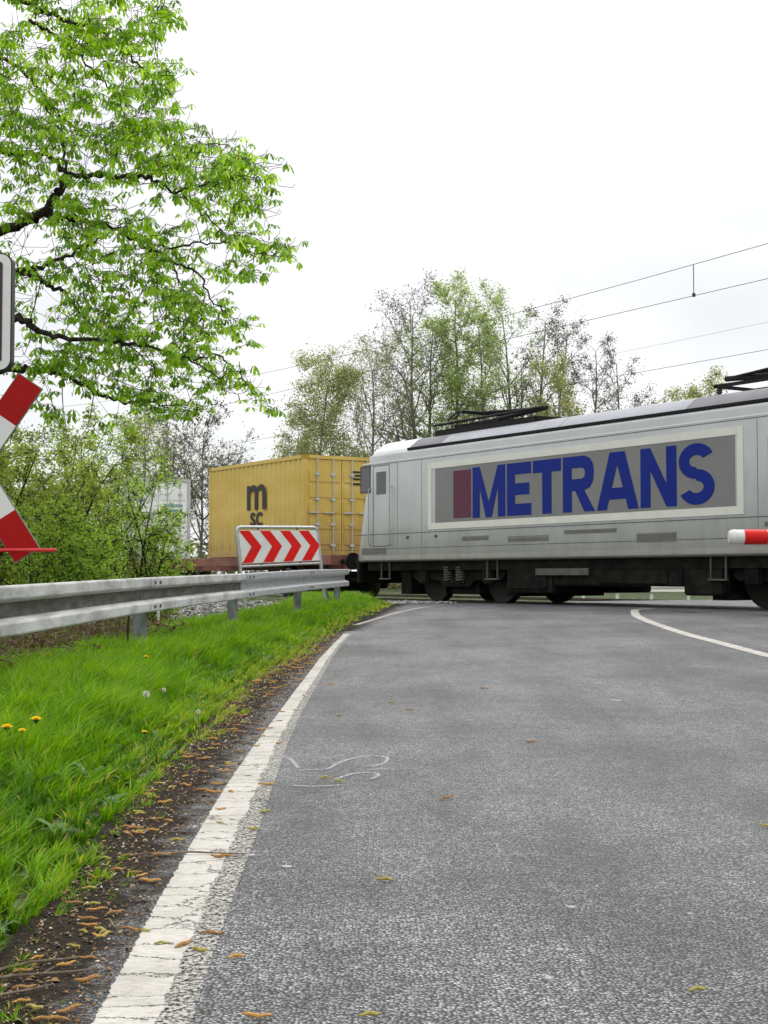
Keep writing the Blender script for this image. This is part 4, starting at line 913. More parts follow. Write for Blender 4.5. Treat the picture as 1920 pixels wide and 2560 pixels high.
class Tree:
    def __init__(s, seed): s.r = random.Random(seed); s.P0 = []; s.P1 = []; s.R0 = []; s.R1 = []; s.tips = []; s.target = None
    def seg(s, a, b, r0, r1): s.P0.append(tuple(a)); s.P1.append(tuple(b)); s.R0.append(r0); s.R1.append(r1)
    def branch(s, p, d, L, r, lvl, cfg):
        n = max(2, int(L / cfg['seg'][min(lvl, len(cfg['seg']) - 1)])); step = L / n; R = s.r; wig = cfg['wig'][min(lvl, len(cfg['wig']) - 1)]; trop = cfg['trop'][min(lvl, len(cfg['trop']) - 1)]
        rad = r; st = cfg['start'][min(lvl, len(cfg['start']) - 1)]
        nch = cfg['kids'][lvl] if lvl < len(cfg['kids']) else 0
        per = nch / max(1, n * (1 - st)); acc = R.random()
        ga = R.random() * 6.28
        for i in range(n):
            d = (d + Vector((R.gauss(0, wig), R.gauss(0, wig), R.gauss(0, wig) + trop))).normalized()
            if lvl == 0 and s.target is not None:
                to = s.target - p
                if to.length > step * 1.5: d = (d + to.normalized() * .55).normalized()
            q = p + d * step; r1 = max(cfg['rmin'], r * (1 - .88 * (i + 1) / n)); s.seg(p, q, rad, r1); rad = r1; p = q
            if lvl >= cfg['leaflvl']: s.tips.append(tuple(p))
            tt = (i + 1) / n
            if tt > st and nch:
                acc += per
                while acc >= 1:
                    acc -= 1; ga += 2.4 + R.gauss(0, .4)
                    a = d.cross(Vector((0, 0, 1)) if abs(d.z) < .95 else Vector((1, 0, 0))).normalized(); b = d.cross(a)
                    an = math.radians(cfg['ang'][min(lvl, len(cfg['ang']) - 1)] + R.gauss(0, 9)); side = a * math.cos(ga) + b * math.sin(ga)
                    nd = (d * math.cos(an) + side * math.sin(an)).normalized()
                    fall = cfg['shape'](tt) if lvl == 0 else (1 - .55 * tt)
                    s.branch(p, nd, cfg['len'][lvl] * fall * R.uniform(.7, 1.15) * (s.H if lvl == 0 else L), rad * .62 if lvl == 0 else max(cfg['rmin'], rad * .7), lvl + 1, cfg)
    def build(s, name, loc, label, cat, group, bark, leaf, lsize, nleaf, jit, k=4, up=.35, drop=0, asp=.6):
        o = empty(name, loc, label, cat, group)
        ro = np.array(s.R0); link('trunk', tubes('trunk', s.P0, s.P1, s.R0, s.R1, k), bark, o)
        if leaf and nleaf and s.tips:
            r = np.random.default_rng(len(s.P0)); T = np.array(s.tips); i = r.integers(0, len(T), nleaf)
            # clumps: some twigs carry more
            wgt = r.random(len(T)) ** 1.5 + .1; i = r.choice(len(T), nleaf, p=wgt / wgt.sum()); P = T[i] + r.normal(0, jit, (nleaf, 3))
            link('crown', leafquads(P, lsize, r, asp, up, None, drop), leaf, o)
        return o
LF_A = leafmat('hazed_alder_leaf', [(0, (.19, .26, .09)), (.5, (.33, .43, .14)), (1, (.50, .60, .24))], .5)  # paled leaf greens: distance haze is mixed into the colour
LF_O = leafmat('olive_birch_leaf', [(0, (.19, .22, .09)), (.5, (.34, .38, .16)), (1, (.50, .54, .27))], .5)
LF_D = leafmat('alder_bud', [(0, (.06, .055, .03)), (1, (.16, .15, .07))], .3)
LF_W = leafmat('willow_leaf', [(0, (.20, .23, .08)), (.5, (.33, .36, .13)), (1, (.46, .48, .20))], .5)
BKF = mat('hazed_distant_bark', (.16, .155, .13), .9, vscale=1, col2=(.26, .25, .21))  # bark lightened so that its colour carries the far haze
up_tree = dict(seg=[1.0, .7, .5, .4], wig=[.05, .12, .18, .22], trop=[.03, .06, .04, .02], start=[.16, .2, .15, .1], kids=[34, 11, 7], ang=[52, 42, 38], len=[.30, .42, .45], rmin=.009, leaflvl=2, shape=lambda t: (1.2 - .9 * t) if t > .3 else .8)
droopy = dict(seg=[1.0, .6, .5, .4], wig=[.07, .14, .18, .16], trop=[.03, .03, -.06, -.14], start=[.18, .2, .15, .1], kids=[26, 10, 5], ang=[55, 45, 42], len=[.34, .45, .5], rmin=.011, leaflvl=2, shape=lambda t: 1.1 - .7 * t)
bare = dict(seg=[1.0, .7, .5, .35], wig=[.06, .13, .2, .24], trop=[.03, .07, .05, .02], start=[.25, .2, .15, .1], kids=[22, 11, 8], ang=[46, 38, 36], len=[.34, .42, .42], rmin=.009, leaflvl=2, shape=lambda t: (1.15 - .8 * t))
TG = 'trees beyond the railway'
def far_tree(xd, yt, Y, cfg, hw, leaf, nleaf, ls, label, seed, lean=0, bark=BKF, jit=.25, r0=None, grp=TG, drop=0, name='tree', up=.35, x_base=None):
    tp = at(xd, yt + 32, Y); X = tp[0]; H = tp[2]; t = Tree(seed); t.H = hw * (7.6 if cfg is bare else 7.2 if cfg is up_tree else 5.2)
    base = at(x_base if x_base else xd, 1200, Y)[0]; d = Vector((X - base, 0, H)).normalized()
    t.target = Vector((X - base, 0, H + .3)); t.branch(Vector((0, 0, -.6)), d, H + .4, r0 or H * .013, 0, cfg)
    return t.build(name, (float(base), Y, float(-.1)), label, 'tree', grp, bark, leaf, ls, int(nleaf * 1.45), jit, 4, up, drop)
far_tree(705, 778, 97, droopy, 3.0, LF_O, 17000, .16, 'olive-leaved drooping tree at the left end of the tree row behind the yellow container', 11, drop=.6, name='birch_tree', jit=.28)
far_tree(640, 880, 95, droopy, 1.7, LF_O, 5000, .15, 'small olive shrubby tree, lowest at the left foot of the tree row', 12, drop=.6, name='birch_tree')
far_tree(885, 640, 100, up_tree, 4.3, LF_D, 3500, .13, 'nearly bare dark-twigged tree with a leaning trunk left of the tall green tree', 13, x_base=912, name='alder_tree')
far_tree(805, 760, 98, bare, 3.2, LF_O, 5000, .14, 'thin grey tree between the drooping tree and the leaning dark-twigged tree', 19, name='alder_tree')
far_tree(985, 605, 100, up_tree, 2.7, LF_A, 9500, .17, 'tallest tree of the row, fresh green leaves in flat tiers', 14, name='alder_tree')
far_tree(935, 668, 101, up_tree, 2.3, LF_A, 6500, .16, 'green-leaved tree just left of the tallest tree', 24, name='alder_tree')
far_tree(1035, 665, 99, up_tree, 2.4, LF_A, 6000, .16, 'slim green tree immediately right of the tallest tree', 15, name='alder_tree')
far_tree(1085, 642, 101, bare, 2.6, LF_A, 4500, .15, 'slender thinly leaved tree at the right end of the green trees', 16, name='alder_tree')
far_tree(1122, 740, 99, bare, 1.0, LF_D, 500, .12, 'narrow bare sapling in the gap right of the green trees', 17, name='sapling')
far_tree(1180, 652, 100, bare, 1.9, LF_D, 2500, .12, 'bare dark-twigged tree with a straight stem, first right of the gap', 18, name='alder_tree', x_base=1165)
far_tree(1222, 685, 101, bare, 2.3, LF_D, 2500, .12, 'bare tree rising out of the yellow-green willow', 20, x_base=1195, name='alder_tree')
far_tree(1290, 715, 100, bare, 1.9, LF_D, 1800, .12, 'bare tree leaning right behind the yellow-green willow', 21, x_base=1240, name='alder_tree')
far_tree(1335, 745, 98, bare, 1.7, LF_D, 1500, .12, 'small bare crooked tree at the right end of the bare trees', 22, x_base=1320, name='alder_tree')
far_tree(1205, 770, 96, droopy, 1.9, LF_W, 9000, .15, 'round yellow-green willow low among the bare trees', 23, drop=.7, name='willow_tree')
far_tree(1385, 835, 100, bare, 1.5, LF_D, 1500, .12, 'low bare bush above the locomotive roof, right of the crooked bare tree', 25, name='alder_tree')
far_tree(1515, 805, 92, droopy, 2.4, LF_W, 9500, .15, 'pale green willow seen above the right part of the locomotive roof', 26, drop=.7, name='willow_tree')
far_tree(1640, 870, 92, droopy, 1.6, LF_W, 3500, .15, 'small pale green willow top at the far right above the locomotive', 27, drop=.7, name='willow_tree')
LG = 'thin trees behind the wagon gap'
far_tree(440, 895, 74, bare, 2.3, LF_D, 700, .10, 'bare tree standing in the gap between the white and the yellow container', 31, grp=LG, bark=BARK2, x_base=433, name='bare_tree')
far_tree(380, 905, 78, bare, 2.4, LF_O, 2600, .11, 'bare pale-budded tree above the white container', 32, grp=LG, name='bare_tree')
far_tree(320, 890, 80, up_tree, 2.2, LF_O, 4500, .12, 'thinly leaved tree left of the pale-budded one, behind the bushes', 33, grp=LG, name='bare_tree')
far_tree(480, 985, 82, bare, 1.4, LF_D, 500, .10, 'low thin bare tree rising over the yellow container corner', 34, grp=LG, name='bare_tree')
# far brush along the horizon
r = np.random.default_rng(5); nb_ = 42000; X = r.uniform(-60, 60, nb_); Yb = r.uniform(104, 118, nb_) - .25 * X; Zb = r.random(nb_) ** 1.3 * (2.6 + 1.2 * np.sin(X * .35) + .8 * np.sin(X * 1.1)) - .3
tag(link('distant_brush', leafquads(np.stack([X, Yb, Zb], 1), .38, r, .6), leafmat('brush_leaf', [(0, (.05, .06, .02)), (.5, (.10, .12, .035)), (1, (.18, .17, .08))], .4)), 'low brown and green brush far beyond the railway', 'brush', kind='stuff')

# bushes left, behind the guard rail
LF_B = leafmat('bush_leaf', [(0, (.13, .22, .03)), (.5, (.23, .37, .05)), (1, (.38, .54, .09))], .5)
LF_B2 = leafmat('olive_bush_leaf', [(0, (.14, .18, .035)), (.5, (.26, .34, .06)), (1, (.42, .53, .11))], .5)
bush = dict(seg=[.3, .25, .2, .15], wig=[.10, .15, .2, .2], trop=[.02, .02, .01, .0], start=[.12, .12, .1, .1], kids=[16, 8, 5], ang=[52, 45, 42], len=[.30, .5, .5], rmin=.003, leaflvl=1, shape=lambda t: 1.15 - .6 * t)
def shrub(xd, yt, Y, hw, stems, leaf, nleaf, ls, label, seed):
    tp = at(xd, yt, Y); X = float(tp[0]); g = float(hground(X, Y)); H = tp[2] - g; t = Tree(seed); R = random.Random(seed + 99); t.H = hw * 1.5
    for k in range(stems):
        a = R.random() * 6.28; sp = R.uniform(.05, .30); hh = H * R.uniform(.68, 1.0)
        t.branch(Vector((math.cos(a) * .25 * hw * .5, math.sin(a) * .2, -.15)), Vector((math.cos(a) * sp * hw * .7, math.sin(a) * sp * hw * .7, 1)).normalized(), hh, .012 + .006 * hh, 0, bush)
    return t.build('bush', (X, Y, g), label, 'bush', 'bushes behind the guard rail', BARK, leaf, ls, nleaf, .07, 4, .5, asp=.62)
shrub(300, 1000, 22.5, 1.15, 6, LF_B, 6000, .052, 'bright green bush reaching furthest right in front of the white container', 41)
shrub(195, 905, 23.5, 1.1, 5, LF_B2, 9500, .05, 'tall olive-green bush behind the bright green one', 42)
shrub(120, 860, 21.5, 1.2, 7, LF_B2, 19000, .05, 'olive bush right beside the crossbuck tips', 43)
shrub(30, 880, 20.0, 1.2, 7, LF_B2, 15000, .05, 'leafy bush half hidden behind the crossbuck', 44)
shrub(200, 1080, 20.0, 1.0, 6, LF_B, 9500, .05, 'low green bush directly above the guard rail', 45)
shrub(70, 1090, 18.5, .9, 6, LF_B, 9000, .045, 'low green bush under the red rod', 46)
shrub(-90, 860, 20.5, 1.2, 6, LF_B2, 9000, .05, 'leafy bush cut by the left edge of the picture', 47)
shrub(150, 790, 26, 1.7, 6, LF_B, 12000, .05, 'tallest sparse bush, reaching up into the lowest chestnut branches', 51)
shrub(45, 770, 27, 1.6, 6, LF_B, 10000, .05, 'tall sparse bush between the light box and the crossbuck', 52)
shrub(235, 870, 27, 1.2, 4, LF_B, 3500, .05, 'tall thin bush left of the pale-budded bare tree', 53)
shrub(345, 1130, 24.5, .55, 5, LF_B, 4500, .05, 'small thin bush beside the brown wagon', 48)

# brambles below the guard rail
r = np.random.default_rng(31); n = 2600
Yb = r.uniform(4.5, 16.2, n); off = r.uniform(.25, 2.6, n) ** 1.0; Xb = railX(Yb) - off - .15 - .02 * (Yb - 9); kk = Xb < 3.05 - .36 * Yb; Yb, off, Xb = Yb[kk], off[kk], Xb[kk]; n = len(Yb); gzb = hground(Xb, Yb)
P0, P1, R0, R1, tips = [], [], [], [], []
for i in range(n):
    hgt = r.uniform(.15, .62) * min(1, .45 + off[i] * .5); a = r.uniform(0, 6.28); ln = r.uniform(.2, .7); p0 = np.array([Xb[i], Yb[i], gzb[i] - .02]); pr = p0; ra = r.uniform(.002, .005)
    for j in range(1, 6):
        t_ = j / 5; q = p0 + np.array([math.cos(a) * ln * t_, math.sin(a) * ln * t_, hgt * math.sin(t_ * 2.2)]) + r.normal(0, .012, 3); P0.append(pr); P1.append(q); R0.append(ra); R1.append(ra * .9); tips.append(q); pr = q
BRM = mat('bramble_stem', (.09, .055, .035), .8, vscale=3, col2=(.22, .16, .11))
tips = np.array(tips); i = r.integers(0, len(tips), 26000); PL = tips[i] + r.normal(0, .05, (26000, 3))
st_me = tubes('brambles', P0, P1, R0, R1, 4); lv = leafquads(PL, .045, r, .7, .5, np.clip(r.beta(.8, 1.0, 26000), 0, 1))
bramble = empty('brambles', (0, 0, 0), 'brown and green brambles on the bank behind the guard rail', 'brambles'); bramble['kind'] = 'stuff'
link('stems', st_me, BRM, bramble)
link('leaves', lv, leafmat('bramble_leaf', [(0, (.08, .045, .022)), (.35, (.14, .085, .045)), (.5, (.09, .10, .025)), (1, (.15, .22, .03))], .35), bramble)

# ------------------------------------------------------------------ horse chestnut tree
def chestnut():
    R = np.random.default_rng(77)
    limbs = [  # (view x, view y, depth) traced along the limbs, radius at start and end
        ([(-420, 640, 19), (-200, 570, 18.6), (0, 500, 18.2), (87, 462, 18), (120, 425, 17.9), (146, 383, 17.8)], .085, .045),
        ([(146, 383, 17.8), (180, 377, 17.7), (233, 381, 17.6), (317, 381, 17.5), (375, 417, 17.4), (430, 450, 17.3), (490, 510, 17.2)], .040, .006),
        ([(87, 462, 18), (130, 470, 18.2), (179, 475, 18.4), (237, 487, 18.5), (300, 525, 18.6), (367, 558, 18.6), (429, 596, 18.6), (462, 650, 18.6), (505, 705, 18.6)], .042, .006),
        ([(-420, 380, 20), (-200, 345, 19.6), (0, 330, 19), (42, 331, 18.9), (104, 337, 18.6), (146, 378, 18)], .05, .03),
        ([(-400, 700, 18), (-150, 600, 17.6), (29, 583, 17.4), (79, 579, 17.3), (137, 554, 17.2), (200, 525, 17.1), (270, 480, 17)], .05, .007),
        ([(-400, 705, 20), (-150, 600, 19.6), (33, 592, 19.4), (96, 612, 19.3), (137, 633, 19.3), (200, 700, 19.3), (270, 740, 19.4), (340, 800, 19.5)], .05, .007),
        ([(-400, 760, 17), (-150, 690, 16.6), (29, 687, 16.4), (75, 708, 16.3), (137, 729, 16.3), (237, 737, 16.2), (312, 750, 16.1), (417, 779, 16), (480, 830, 16)], .055, .006),
        ([(-400, 830, 18), (-150, 800, 17.7), (0, 801, 17.5), (84, 801, 17.5), (136, 811, 17.5), (201, 844, 17.5), (262, 867, 17.5), (328, 872, 17.6), (400, 880, 17.6)], .05, .006),
        ([(-420, -60, 19), (-200, -60, 18.5), (-10, -20, 18.2), (70, 12, 18), (137, 42, 17.9), (200, 62, 17.8), (260, 100, 17.7), (310, 150, 17.6), (360, 195, 17.5)], .05, .006),
        ([(-420, 100, 20), (-150, 90, 19.6), (0, 125, 19.3), (60, 160, 19.2), (110, 225, 19.2), (160, 270, 19.2), (220, 300, 19.2)], .04, .007),
        ([(62, 42, 18.4), (125, 83, 18.6), (179, 129, 18.7), (233, 187, 18.8), (290, 240, 18.8)], .026, .006),
        ([(-420, -330, 18), (-150, -250, 18), (60, -150, 18), (200, -90, 18), (330, -30, 17.9)], .05, .008),
        ([(146, 383, 17.8), (135, 320, 17.9), (125, 270, 18.0), (60, 190, 18.2)], .022, .006),
        ([(317, 381, 17.5), (380, 350, 17.4), (440, 310, 17.3), (500, 320, 17.2)], .016, .005),
        ([(375, 417, 17.4), (440, 400, 17.3), (520, 380, 17.2), (590, 378, 17.1)], .016, .004),
        ([(300, 525, 18.6), (380, 535, 18.5), (470, 520, 18.4), (560, 545, 18.2), (620, 552, 18.1)], .018, .004),
        ([(367, 558, 18.6), (400, 640, 18.4), (400, 720, 18.3), (430, 800, 18.2)], .016, .005),
        ([(417, 779, 16), (470, 770, 16), (520, 815, 16), (555, 870, 16)], .014, .004),
    ]
    nodes = []; dirs = []; P0, P1, R0, R1 = [], [], [], []
    trunk_top = None
    for pts, ra, rb_ in limbs:
        w_ = bez([at(x, y, Y) for x, y, Y in pts], 7); n = len(w_)
        for i in range(n):
            if 0 < i < n - 1: w_[i] = w_[i] + R.normal(0, .018, 3)
        for i in range(n - 1):
            t_ = i / (n - 1); t2 = (i + 1) / (n - 1); P0.append(w_[i]); P1.append(w_[i + 1]); R0.append(.95 * (ra + (rb_ - ra) * t_)); R1.append(.95 * (ra + (rb_ - ra) * t2))
            nodes.append(w_[i + 1]); dirs.append(ra + (rb_ - ra) * t2)
    # trunk well left of the frame with the limbs running into it
    tx = float(at(-620, 600, 18.8)[0]); tr_pts = bez([(tx - .1, 18.9, -.6), (tx, 18.8, 1.5), (tx + .05, 18.8, 4), (tx - .05, 18.7, 7), (tx + .1, 18.6, 10.5)], 5)
    for i in range(len(tr_pts) - 1):
        t_ = i / len(tr_pts); P0.append(tr_pts[i]); P1.append(tr_pts[i + 1]); R0.append(.34 * (1 - .7 * t_)); R1.append(.34 * (1 - .7 * (t_ + 1 / len(tr_pts))))
    for pts, ra, rb_ in limbs:
        if pts[0][0] < -300:
            a = at(*pts[0]); b = np.array([tx, 18.8, min(10, a[2] - .9)]); w_ = [b + (a - b) * k / 4 + np.array([0, 0, .25 * math.sin(k / 4 * 3.14)]) for k in range(5)]
            for k in range(4): P0.append(w_[k]); P1.append(w_[k + 1]); R0.append(ra * 1.5); R1.append(ra * 1.1)
    # crown volume: lobes (view x, y, half sizes, tilt, density)
    lobes = [(200, 10, 190, 75, 12, 130), (250, 120, 140, 70, 25, 100), (90, 150, 130, 80, 20, 90), (330, 190, 60, 45, 30, 22), (250, 235, 110, 45, 20, 45), (150, 320, 190, 70, 10, 130), (60, 250, 100, 60, 20, 50), (330, 300, 110, 55, 12, 70),
             (440, 320, 90, 50, 18, 50), (540, 375, 75, 32, 15, 32), (400, 390, 110, 45, 20, 55), (120, 440, 170, 55, 10, 75), (520, 440, 70, 45, 25, 30), (470, 490, 80, 30, 20, 22), (570, 530, 75, 25, 20, 24), (260, 510, 170, 60, 15, 90),
             (400, 560, 100, 30, 15, 24), (300, 620, 160, 60, 20, 110), (520, 590, 50, 25, 25, 13), (430, 670, 80, 45, 35, 42), (520, 715, 40, 18, 30, 11), (300, 720, 150, 55, 12, 85), (150, 690, 130, 60, 5, 45), (420, 790, 90, 50, 25, 50), (510, 830, 50, 28, 35, 18), (560, 875, 38, 15, 20, 6),
             (250, 810, 150, 50, 10, 60), (350, 865, 90, 35, 10, 40), (110, 790, 130, 45, 5, 40), (90, 570, 130, 50, 5, 40), (150, 900, 110, 28, 10, 14),
             (-120, 200, 160, 220, 0, 90), (-120, 600, 160, 240, 0, 90), (100, -150, 260, 90, 10, 110), (-300, 300, 140, 350, 0, 100)]
    A = []
    for cx, cy, hx, hy, tl, n in lobes:
        n = int(n * .88); th = R.uniform(0, 6.28, n); rr_ = np.sqrt(R.random(n)); u = rr_ * np.cos(th) * hx; v = rr_ * np.sin(th) * hy; ct, st_ = math.cos(math.radians(tl)), math.sin(math.radians(tl))
        for a, b, Y in zip(cx + u * ct - v * st_, cy + u * st_ + v * ct, R.uniform(15.6, 20.8, n)): A.append(at(a, b, 17.9 + (Y - 18.2) * .9))
    A = np.array(A); nodes = np.array(nodes); rad = np.array(dirs)
    NB = np.zeros((len(nodes) + len(A) * 5, 3)); RB = np.zeros(len(NB)); cnt = len(nodes); NB[:cnt] = nodes; RB[:cnt] = rad
    dmin = np.array([((nodes - a) ** 2).sum(1).min() for a in A]); order = np.argsort(dmin)
    sites = []; sdir = []
    for ai in order:
        a = A[ai]; dv = NB[:cnt] - a; w2 = (dv * dv * np.array([1, 1, 1.3])).sum(1) + np.where(NB[:cnt, 0] > a[0] + .1, .8, 0); j = int(w2.argmin()); b = NB[j]; L = np.linalg.norm(a - b)
        if L < .05: continue
        n = max(2, min(5, int(L / .16))); r0 = min(RB[j] * .8, .0045 + .006 * L); prev = b; mid = (a + b) / 2 + np.array([0, 0, -.10 * L]) + R.normal(0, .10 * L, 3)
        for k in range(1, n + 1):
            t_ = k / n; q = (1 - t_) ** 2 * b + 2 * t_ * (1 - t_) * mid + t_ * t_ * a; P0.append(prev); P1.append(q); ra = r0 + (.0035 - r0) * (k - 1) / n; rb_ = r0 + (.0035 - r0) * k / n; R0.append(ra); R1.append(rb_)
            if cnt < len(NB): NB[cnt] = q; RB[cnt] = rb_; cnt += 1
            if t_ > .45: sites.append(q); sdir.append((q - prev) / (np.linalg.norm(q - prev) + 1e-6))
            prev = q
        # side shoots near the tip, turned up at their ends
        for _ in range(int(R.integers(1, 3))):
            dd = np.array([R.normal(.3, .6), R.normal(0, .6), R.normal(-.1, .3)]); dd /= np.linalg.norm(dd); q = a + dd * R.uniform(.12, .28); P0.append(a); P1.append(q); R0.append(.0035); R1.append(.003); q2 = q + np.array([dd[0] * .03, dd[1] * .03, .05]); P0.append(q); P1.append(q2); R0.append(.003); R1.append(.003)
            sites.append(q2); sdir.append(dd)
    sites = np.array(sites); sdir = np.array(sdir)
    # palmate leaves: 2-3 compound leaves per site, each with five hanging leaflets
    reps = R.choice([0, 0, 1, 1, 2], len(sites)); idx = np.repeat(np.arange(len(sites)), reps); n = len(idx)
    az = R.uniform(0, 6.28, n); pet = R.uniform(.03, .09, n); hub = sites[idx] + np.stack([np.cos(az) * pet, np.sin(az) * pet, R.normal(-.01, .02, n)], 1)
    size = R.uniform(.068, .155, n) * (1 - .0 * az); droop = R.uniform(.35, 1.15, n); rnd = np.clip(R.normal(.5, .27, n), 0, 1)
    Vs, Rn = [], []; nl = 6
    for k in range(nl):
        a = az + (k - (nl - 1) / 2) * .95 + R.normal(0, .12, n); ln = size * (1.1 - .09 * abs(k - (nl - 1) / 2) * 1.2) * R.uniform(.85, 1.12, n)
        dh = np.stack([np.cos(a), np.sin(a), np.zeros(n)], 1); sd_ = np.stack([-np.sin(a), np.cos(a), np.zeros(n)], 1); zz = np.array([0, 0, 1.])
        el = .35 - droop; el2 = el - .55
        d1 = dh * np.cos(el)[:, None] + zz * np.sin(el)[:, None]; d2 = dh * np.cos(el2)[:, None] + zz * np.sin(el2)[:, None]; nz_ = -dh * np.sin(el)[:, None] + zz * np.cos(el)[:, None]
        L_ = ln[:, None]; p1 = hub + d1 * L_ * .48; p2 = p1 + d2 * L_ * .30; p3 = p2 + d2 * L_ * .26
        v = [hub, p1 + sd_ * L_ * .10 - nz_ * L_ * .035, p1, p1 - sd_ * L_ * .10 - nz_ * L_ * .035, p2 + sd_ * L_ * .155 - nz_ * L_ * .05, p2, p2 - sd_ * L_ * .155 - nz_ * L_ * .05, p3]
        Vs.append(np.stack(v, 1)); Rn.append(np.repeat(rnd + R.normal(0, .06, n), 8).reshape(n, 8))
    V = np.concatenate(Vs).reshape(-1, 3); rn = np.concatenate(Rn).reshape(-1); M = len(V) // 8; b = (np.arange(M) * 8)[:, None]
    tri = np.concatenate([b + np.array([[0, 2, 1]]), b + np.array([[0, 3, 2]]), b + np.array([[4, 5, 7]]), b + np.array([[5, 6, 7]])]); quad = np.concatenate([b + np.array([[1, 2, 5, 4]]), b + np.array([[2, 3, 6, 5]])])
    o = empty('chestnut_tree', (tx, 18.8, float(hground(tx, 18.8))), 'large horse chestnut with fresh green hand-shaped leaves reaching in from the left', 'tree')
    off = np.array(o.location); P0 = np.array(P0) - off; P1 = np.array(P1) - off
    link('trunk', tubes('trunk', P0, P1, R0, R1, 6), BARK, o, True)
    lm = leafmat('chestnut_leaf', [(0, (.07, .16, .012)), (.5, (.20, .38, .03)), (1, (.42, .62, .09))], .6, .4)
    link('crown', npmesh('crown', V - off, [tri, quad], {'rnd': rn}), lm, o)
    # small upright flower buds on some tips
    k = R.choice(len(sites), 170, replace=False); q = sites[k] - off; link('flower_buds', tubes('flower_buds', q, q + np.stack([R.normal(0, .01, 170), R.normal(0, .01, 170), R.uniform(.07, .13, 170)], 1), np.full(170, .011), np.full(170, .003), 5), mat('flower_bud', (.22, .16, .06), .7, var=.3), o)['kind'] = 'stuff'
    print('chestnut sites', len(sites), 'leaflets', M)
chestnut()

# ------------------------------------------------------------------ grass verge
def grass():
    R = np.random.default_rng(3)
    def sample(n, y0, y1, wide=0):
        Y = R.uniform(y0, y1, n); e = edgeX(Y); rag = .05 * np.sin(Y * 5.1) + .04 * np.sin(Y * 13.7 + 1) + .03 * np.sin(Y * 31)
        lim = railX(Y) - .55 - .02 * (Y - 9)
        X = R.uniform(-4.2 if wide else -3.3, 1.0, n); d = N[0] * X + N[1] * Y
        q = R.normal(0, .03, n)
        k = (X < e + .0 + rag + q) & (X > lim + R.normal(0, .10, n)) & (d < 16.9)
        k &= (X > -(.27 * Y + .55))
        return X[k], Y[k]
    Xs, Ys = [], []
    for n, a, b in ((120000, 2.0, 5), (190000, 5, 10), (150000, 10, 18), (120000, 18, 31)):
        X, Y = sample(n, a, b); Xs.append(X); Ys.append(Y)
    # bank behind the guard rail towards the track
    n = 42000; Y = R.uniform(15, 33, n); X = R.uniform(-6.5, -.8, n); d = N[0] * X + N[1] * Y; k = (X < railX(Y) - .4) & (d < 10.9) & (X > -.27 * Y - .5); Xs.append(X[k]); Ys.append(Y[k])
    # thin cover outside the view
    n = 60000; Y = R.uniform(-3, 14, n); X = R.uniform(-6.5, -.9, n); k = (X < -(.27 * Y + .5)) & (X < edgeX(Y)); Xs.append(X[k]); Ys.append(Y[k])
    X = np.concatenate(Xs); Y = np.concatenate(Ys)
    # gather into tufts
    n = len(X); cell = .085; tx_ = np.floor(X / cell) + .5; ty_ = np.floor(Y / cell) + .5; hsh = np.sin(tx_ * 127.1 + ty_ * 311.7) * 43758.5; hsh -= np.floor(hsh); hs2 = np.sin(tx_ * 269.5 + ty_ * 183.3) * 43758.5; hs2 -= np.floor(hs2)
    X = X + ((tx_ * cell + (hsh - .5) * .07) - X) * .5; Y = Y + ((ty_ * cell + (hs2 - .5) * .07) - Y) * .5
    e = edgeX(Y) - X; d = N[0] * X + N[1] * Y; Z = hground(X, Y) - .004
    lowf = .5 + .5 * lump(X * .8 + 3, Y * .8)
    h = (.055 + .125 * sstep(e / .75)) * (.55 + .75 * lowf) * R.uniform(.45, 1.25, n) * (.7 + .6 * hsh)
    h *= np.where(Y > 12, 1.15, 1); h = np.minimum(h, .26)
    w_ = (.0019 + .00022 * Y) * R.uniform(.7, 1.4, n) * np.where(R.random(n) < .08, 1.8, 1)
    az = hs2 * 6.28 + R.normal(0, 1.0, n); ln = h * np.clip(R.normal(.45, .3, n), 0, 1.3)
    wind = np.array([.25, -.1]); dx = np.cos(az) * ln + wind[0] * h; dy = np.sin(az) * ln + wind[1] * h; fa = R.uniform(0, 6.28, n); sx = np.cos(fa) * w_; sy = np.sin(fa) * w_
    p = np.stack([X, Y, Z], 1); s = np.stack([sx, sy, np.zeros(n)], 1)
    m1 = p + np.stack([dx * .28, dy * .28, h * .55], 1); tp = p + np.stack([dx, dy, h * R.uniform(.8, 1.0, n)], 1)
    V = np.stack([p - s, p + s, m1 + s * .8, m1 - s * .8, tp], 1).reshape(-1, 3); b = (np.arange(n) * 5)[:, None]
    quad = b + np.array([[0, 1, 2, 3]]); tri = b + np.array([[3, 2, 4]])
    dry = np.clip(1 - e / .32, 0, 1) * (.25 + .6 * R.random(n)) * np.where(Y > 6, 1, .35)
    col = np.clip(.12 + .42 * R.random(n) + .35 * (lowf - .5) + .35 * (hsh - .5), 0, .72)
    col = np.where(R.random(n) < dry * .75, R.uniform(.78, 1, n), col); col = np.where(R.random(n) < .012, R.uniform(.9, 1, n), col)
    mt = leafmat('grass_blade', [(0, (.028, .095, .006)), (.3, (.095, .24, .012)), (.7, (.28, .49, .035)), (.8, (.45, .50, .06)), (1, (.55, .43, .15))], .38, .33)
    tag(link('grass', npmesh('grass', V, [quad, tri], {'rnd': np.repeat(col, 5)}), mt), 'bright green spring grass covering the verge', 'grass', kind='stuff')
    print('blades', n)
grass()
